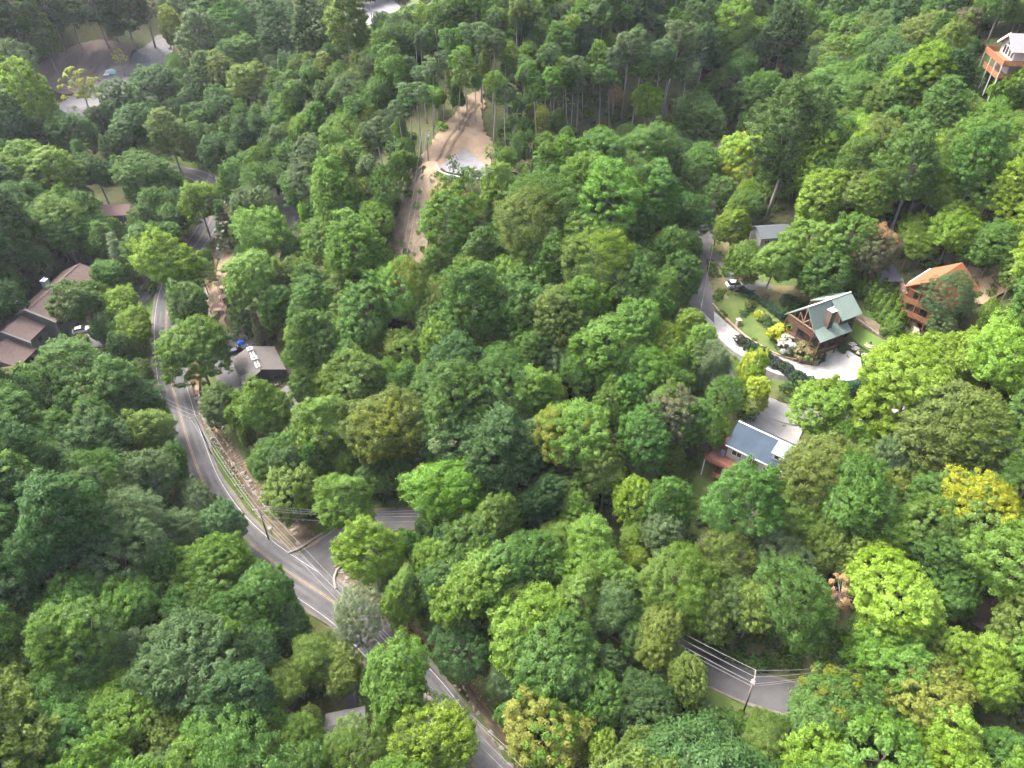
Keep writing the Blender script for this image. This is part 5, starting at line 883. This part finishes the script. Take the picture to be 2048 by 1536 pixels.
for pts in [[(935, 205), (968, 200), (962, 260), (995, 325), (985, 355), (900, 350), (855, 390), (840, 525), (785, 528), (770, 495), (800, 420), (838, 335), (880, 270)], [(1430, 590), (1500, 580), (1600, 575), (1740, 560), (1800, 540), (1835, 600), (1835, 700), (1790, 710), (1720, 768), (1640, 800), (1560, 790), (1500, 690), (1420, 640)], [(1800, 580), (1910, 525), (2015, 595), (1990, 610), (1940, 560), (1830, 650)], [(1425, 920), (1470, 845), (1540, 810), (1605, 835), (1590, 890), (1535, 965), (1440, 960)], [(1345, 965), (1420, 900), (1445, 970), (1400, 1050), (1345, 1040)],
    [(0, 630), (110, 528), (195, 522), (190, 560), (110, 660), (110, 680), (60, 735), (0, 735)], [(430, 690), (560, 688), (580, 740), (572, 790), (612, 832), (575, 820), (520, 780), (480, 770), (440, 730)], [(110, 110), (250, 90), (330, 78), (340, 105), (260, 160), (195, 200), (130, 215), (60, 150)], [(700, 14), (780, 0), (860, 0), (820, 18), (775, 22), (712, 38)], [(1750, 530), (1800, 525), (1795, 562), (1750, 562)], [(1965, 62), (2060, 55), (2060, 130), (1995, 160), (1965, 120)], [(215, 385), (262, 385), (260, 425), (220, 425)], [(650, 1425), (705, 1385), (718, 1460), (655, 1462)], [(0, 1375), (22, 1400), (15, 1450), (45, 1520), (0, 1540)]]: cm_poly(pts)
cm_poly([(1125, 165), (1360, 165), (1350, 235), (1135, 250)]); cm_poly([(958, 195), (1005, 195), (1000, 270), (975, 265)]); cm_poly([(825, 230), (890, 215), (860, 290), (832, 320)]); cm_poly([(418, 655), (500, 655), (480, 700), (430, 700)])
for u, v, r in [(165, 660, 16), (1556, 185, 16), (1545, 456, 16), (805, 605, 12), (1470, 277, 10), (1978, 1228, 26), (856, 290, 30), (425, 345, 8), (330, 95, 12)]: cm_disc(u, v, r)
def blocked(u, v):
    i = np.clip((np.asarray(u) / 4 + 14).astype(int), 0, 539); j = np.clip((np.asarray(v) / 4 + 8).astype(int), 0, 399); return CM[j, i]
TREES = []; random.seed(23)
def solve(u, v, kind, rpx=None, Rw=None, var=None):
    var = random.randrange(len(PROTO[kind])) if var is None else var
    p = PROTO[kind][var]; s = Rw / p['R'] if Rw else 1.0; q = None
    for _ in range(1 if Rw else 4):
        sz = min(1.45, max(.5, s ** .75))
        q = G(u, v, p['hc'] * sz)
        if q is None: return None
        dd = proj(q)[2]; Rr = Rw if Rw else rpx * dd / F; s = Rr / p['R']
    sz = min(1.45, max(.5, s ** .75))
    return dict(kind=kind, var=var, x=q[0], y=q[1], z=float(zt(q[0], q[1])), s=s, sz=sz, R=s * p['R'], u=u, v=v, dd=dd, px=s * p['R'] * F / dd)
HD = []
for t in HAND.split():
    a = t.split(','); r_ = solve(float(a[0]), float(a[1]), FS[a[3]], float(a[2]) * .92)
    if r_: r_.update(col=a[4], tip=a[5] if len(a) > 5 else None, ta=float(a[6]) if len(a) > 6 else 0.0); TREES.append(r_); HD.append((float(a[0]), float(a[1]), float(a[2]) * .5))
NH = len(TREES)
for q_ in HD: cm_disc(*q_)
TXA = np.zeros((6000, 3)); TXA[:NH] = [(t['x'], t['y'], t['R']) for t in TREES]
bpts = np.array(BUILD_FOOT) if BUILD_FOOT else np.zeros((0, 3))
REGP = np.array([(a, b) for a, b, _ in REG])
def try_tree(u, v, tight):
    dist_ = np.hypot(REGP[:, 0] - u, REGP[:, 1] - v); near = dist_.argsort()[:2]; reg = REG[near[0] if random.random() < .7 else near[1]]
    if blocked([u], [v])[0]: return None
    col = random.choice(reg[2]); ridge = 470 < u < 1380 and v < 340 - .12 * abs(u - 900)
    if ridge: kind = random.choice(['maple', 'maple', 'poplar', 'pine', 'oak', 'locust']); Rw = random.uniform(2.5, 4.0)
    else: kind = random.choice(['maple', 'maple', 'oak', 'oak', 'poplar', 'poplar', 'locust', 'locust']); Rw = random.uniform(3.0, 6.6)
    if kind == 'pine': Rw = random.uniform(1.9, 2.8)
    if u > 1400 and v > 700 or v > 1050: Rw *= 1.08
    Rw *= (1.0, .72, .5)[tight]
    r_ = solve(u, v, kind, Rw=Rw)
    if r_ is None or r_['y'] < 3 or r_['dd'] > 430: return None
    TX = TXA[:len(TREES)]; dd = np.hypot(TX[:, 0] - r_['x'], TX[:, 1] - r_['y'])
    if (dd < .455 * (TX[:, 2] + r_['R'])).any(): return None
    if len(bpts) and (np.hypot(bpts[:, 0] - r_['x'], bpts[:, 1] - r_['y']) < bpts[:, 2] + .8).any(): return None
    if dist_roads(np.array([r_['x']]), np.array([r_['y']]), ROADS)[0] < .8: return None
    an = np.linspace(0, 6.28, 13)[:-1]; pr = PROTO[kind][r_['var']]; vert = math.hypot(pr['Hc'] * .45 * r_['sz'], r_['R'] * .5) * F / r_['dd'] * 1.06
    vr = max(r_['px'] * .75, vert)
    for k_ in (1.05, .6):
        if blocked(u + r_['px'] * k_ * np.cos(an), v + vr * k_ * np.sin(an)).any(): return None
    if blocked([u], [v])[0]: return None
    c_ = col; tip, ta = None, 0
    if random.random() < .14: tip, ta = random.choice([('O', .3), ('y', .3), ('y', .4), ('l', .4), ('c', .12)])
    r_.update(col=c_, tip=tip, ta=ta); return r_
for tight, tries in ((0, 9000), (1, 8000), (2, 7000)):
    for _ in range(tries):
        u = random.uniform(-130, 2180); v = -40 + 1700 * random.random() ** 1.0
        if v > 1250 and random.random() < .2: continue
        r_ = try_tree(u, v, tight)
        if r_: TREES.append(r_); TXA[len(TREES) - 1] = (r_['x'], r_['y'], r_['R'])
inframe = lambda t: -t['px'] < t['u'] < 2048 + t['px'] and -t['px'] < t['v'] < 1536 + t['px']
order = sorted(range(len(TREES)), key=lambda i: -(TREES[i]['px'] * (1.4 if i < NH else 1) if inframe(TREES[i]) else 0))
single = set()
nb_, nother = 0, 0
for i in order:
    t = TREES[i]
    if not inframe(t): continue
    con = t['kind'] in ('pine', 'hemlock')
    if con and nother < 120: single.add(i); nother += 1
    elif not con and nb_ < 300: single.add(i); nb_ += 1
print('TREES', len(TREES), 'hand', NH, 'single', len(single))
LAND = [(1655, 640, 'green-roofed cabin'), (1510, 900, 'blue-roofed house'), (1860, 570, 'orange-roofed log house'), (2010, 100, 'grey orange-decked house'), (1560, 190, 'red-walled house'), (1775, 545, 'small dark-roofed shed'), (1545, 456, 'grey hillside roof'), (520, 735, 'dark green vented building'), (100, 610, 'long brown-roofed lodge'), (238, 408, 'pink-brown roof'), (690, 1440, 'grey cottage roof'), (930, 335, 'ridge gravel pad'), (950, 250, 'dirt track'), (820, 480, 'logged clearing'), (200, 180, 'gravel lot'), (740, 20, 'far pale car park'), (620, 1130, 'road junction'), (1500, 1385, 'leaning utility pole'), (535, 1050, 'junction pole'), (400, 850, 'creekside pole'), (1400, 600, 'hill road bend'), (1400, 280, 'hill road far end'), (430, 660, 'green dumpster'), (1650, 745, 'white concrete driveway'), (1380, 1000, 'grassy slope'), (800, 1320, 'lower main road'), (350, 800, 'main road curve'), (950, 1420, 'lower creek'), (5, 1430, 'green sports court'), (1940, 570, 'clay cut bank'), (1680, 1200, 'rust brown tree'), (1950, 1000, 'big yellow flowering tree'), (762, 868, 'broad golden olive tree'), (1224, 1212, 'feathery blue-green tree'), (1978, 1228, 'bare brown hollow'), (83, 1065, 'small orange-brown tree'), (1144, 858, 'wide yellow-tipped tree'), (585, 440, 'ridge road'), (425, 345, 'upper road pole'), (1035, 1108, 'gap onto the side road'), (710, 1240, 'pale roadside tree')]
ORD = 'first second third fourth fifth sixth seventh eighth ninth tenth eleventh twelfth thirteenth fourteenth fifteenth sixteenth seventeenth eighteenth nineteenth twentieth'.split()
KW = {'pine': 'pine tree', 'hemlock': 'conical conifer', 'locust': 'feathery tree', 'poplar': 'tall tree', 'sparse': 'thin tree', 'maple': 'rounded tree', 'oak': 'broad tree'}
def tree_labels():
    lab = {}; buckets = {}
    for i in single:
        t = TREES[i]; dl = [(math.hypot(a - t['u'], b - t['v']), k) for k, (a, b, _) in enumerate(LAND)]; dmin, k = min(x for x in dl if x[0] > 12)
        du, dv = t['u'] - LAND[k][0], t['v'] - LAND[k][1]
        if abs(dv) > abs(du): side = 'above' if dv < 0 else 'below'
        else: side = 'towards the main road from' if (du < 0) == (LAND[k][0] > 380 + .6 * max(0, LAND[k][1] - 900)) else 'beyond, away from the main road,'
        buckets.setdefault((k, side, t['col'], KW[t['kind']]), []).append((dmin, i))
    for (k, side, c, kw_), lst in buckets.items():
        lst.sort()
        for n_, (d_, i) in enumerate(lst):
            o_ = '' if len(lst) == 1 else ORD[n_] + ' '
            if side.startswith('beyond'): lab[i] = f'{o_}{CW[c]} {kw_} past the {LAND[k][2]} away from the main road'
            elif side.startswith('towards'): lab[i] = f'{o_}{CW[c]} {kw_} on the main-road side of the {LAND[k][2]}'
            else: lab[i] = f'{o_}{CW[c]} {kw_} {side} the {LAND[k][2]}'
    return lab
LAB = tree_labels()
NAMES = {'pine': ('pine_tree', 'pine', 'pines on the ridge and in the woods'), 'hemlock': ('conifer_tree', 'conifer', 'conifers among the broadleaf trees')}
for i in sorted(single):
    t = TREES[i]; p = PROTO[t['kind']][t['var']]; nm, ct, gp = NAMES.get(t['kind'], ('broadleaf_tree', 'tree', 'broadleaf trees of the wooded valley'))
    root = thing(nm, LAB[i], ct, (t['x'], t['y'], t['z']), random.uniform(0, 6.28), gp); root.scale = (t['s'] * random.uniform(.82, 1.18), t['s'] * random.uniform(.82, 1.18), t['sz'] * random.uniform(.9, 1.15)); root.rotation_euler = (random.gauss(0, .04), random.gauss(0, .04), root.rotation_euler.z)
    a = bpy.data.objects.new('trunk', p['trunk']); C.objects.link(a); a.parent = root
    c = bpy.data.objects.new('crown', p['crown']); C.objects.link(c); c.parent = root
    j = [random.uniform(.86, 1.16) for _ in range(3)]; br = random.uniform(.88, 1.14)
    c.color = (*[x * (.5 + .5 * jj_) * br for x, jj_ in zip(PAL[t['col']], j)], 1)
    c['tip'] = [float(x) for x in PAL[t['tip'] or t['col']]]; c['tip_amount'] = float(t['ta'])
# the rest of the wood reads as one mass: one object
FORM = [(k, v) for k in PROTO for v in range(len(PROTO[k]))]; FI = {kv: n_ for n_, kv in enumerate(FORM)}
pos, idx, rot, scl, tin = [], [], [], [], []
for i, t in enumerate(TREES):
    if i in single: continue
    pos.append((t['x'], t['y'], t['z'])); idx.append(FI[(t['kind'], t['var'])]); rot.append((random.gauss(0, .04), random.gauss(0, .04), random.uniform(0, 6.28))); scl.append((t['s'] * random.uniform(.82, 1.2), t['s'] * random.uniform(.82, 1.2), t['sz'] * random.uniform(.9, 1.15)))
    br = random.uniform(.88, 1.14); c0 = np.array(PAL[t['col']]); c0 = c0 * (1 - .5 * t['ta']) + np.array(PAL[t['tip'] or t['col']]) * .5 * t['ta']; tin.append(c0 * br * np.array([random.uniform(.93, 1.08) for _ in range(3)]))
wo = scatter('woodland', [PROTO[k][v]['crown'] for k, v in FORM], LEAF_A, pos, idx, rot, scl, tin); tag(wo, 'dense far woodland of mixed green trees covering the slopes', 'woodland', kind='stuff')
scatter('trunks', [PROTO[k][v]['trunk'] for k, v in FORM], None, pos, idx, rot, scl, tin, wo)
# undergrowth between the trunks
UG = []
def scatter_under(n):
    V_, Q_, cl_, lf_, _ = make_crown('round', 1.5, 2.0, 5, nl=5, nc=9, rc=.55, nleaf=16, s=.48); V_ = V_ + np.array([0, 0, .8])
    P_ = []
    while len(P_) < n:
        x = rng.uniform(-150, 150, 4000); y = rng.uniform(8, 330, 4000); z = zt(x, y); q = np.stack([x, y, z], 1) - CAM; d_ = q @ WV
        u = 1024 + F * q[:, 0] / d_; v = 768 - F * (q @ UV) / d_
        ok = (u > -60) & (u < 2110) & (v > -20) & (v < 1580); ok &= dist_roads(x, y, ROADS + [(CREEK, 1.6)]) > 1.6; ok &= ~blocked(u, v)
        P_ += [(a, b, c) for a, b, c in zip(x[ok], y[ok], z[ok])]
    P_ = [(a, b, c, 0) for a, b, c in P_[:n]]
    # scrub on the open banks, tufts along the road edges
    for (u0, u1, v0, v1, k) in [(1335, 1440, 930, 1090, 90), (1420, 1690, 1292, 1340, 80), (1400, 1600, 1425, 1475, 60), (1560, 1690, 775, 810, 40), (1420, 1465, 520, 600, 18), (985, 1110, 265, 345, 40), (765, 850, 380, 525, 45), (1915, 2015, 535, 600, 22), (1130, 1350, 180, 245, 60), (1430, 1590, 600, 700, 30), (840, 1000, 350, 375, 20), (60, 330, 180, 250, 25)]:
        for _ in range(k):
            g_ = G(random.uniform(u0, u1), random.uniform(v0, v1))
            if g_ is not None and dist_roads(np.array([g_[0]]), np.array([g_[1]]), ROADS)[0] > .7: P_.append((g_[0], g_[1], float(zt(g_[0], g_[1])), 1))
    for L, hw in ROADS:
        L2 = resample(L, 1.5)
        for q, q2 in zip(L2[:-1], L2[1:]):
            d_ = (q2 - q)[:2]; d_ = d_ / (np.linalg.norm(d_) + 1e-9); sd_ = random.choice((-1, 1)) * (hw + .35 + abs(random.gauss(0, 1.0))); x, y = q[0] - d_[1] * sd_, q[1] + d_[0] * sd_
            if dist_roads(np.array([x]), np.array([y]), ROADS)[0] > .3: P_.append((x, y, float(zt(x, y)), 2))
    forms = []
    for fr in (.8, .5, .2):
        k_ = rng.permutation(len(Q_))[:int(len(Q_) * fr)]; V = V_.reshape(-1, 4, 3)[k_].reshape(-1, 3); forms.append(big_mesh('low_plant', V, np.arange(len(V)).reshape(-1, 4), LEAF_A, 4, {'clump': ('FACE', cl_[k_]), 'leaf': ('FACE', lf_[k_])}))
    pos, idx, rot, scl, tin = [], [], [], [], []
    for (x, y, z, cl0) in P_:
        if len(bpts) and (np.hypot(bpts[:, 0] - x, bpts[:, 1] - y) < bpts[:, 2]).any(): continue
        s = random.uniform(.5, 1.5) if cl0 == 0 else random.uniform(.3, .85) if cl0 == 1 else random.uniform(.13, .34)
        pos.append((x, y, z)); idx.append(cl0); rot.append((0, 0, random.uniform(0, 6.28))); scl.append((s, s, s * random.uniform(.8, 1.2))); tin.append(np.array(PAL[random.choice('ggdlo')]) * random.uniform(.8, 1.1))
    o = scatter('undergrowth', forms, None, pos, idx, rot, scl, tin); tag(o, 'low green undergrowth filling the gaps between the trees', 'undergrowth', kind='stuff')
scatter_under(1500)
# ------------------------------------------------------------------ haze
hm = bpy.data.materials.new('haze_air'); hm.use_nodes = True; n = hm.node_tree.nodes; l = hm.node_tree.links
for x in list(n): n.remove(x)
o_ = n.new('ShaderNodeOutputMaterial'); pv = n.new('ShaderNodeVolumePrincipled'); pv.inputs['Color'].default_value = (.86, .92, 1.0, 1); pv.inputs['Density'].default_value = .00009; pv.inputs['Anisotropy'].default_value = .0
l.new(pv.outputs[0], o_.inputs['Volume'])
hz = MB().box(-1520, 1520, -920, 1830, float(Z2.min()) - 2, max(140, float(Z2.max()) + 25)).build('haze', hm); tag(hz, kind='stuff')
cy.volume_step_rate = 4.0
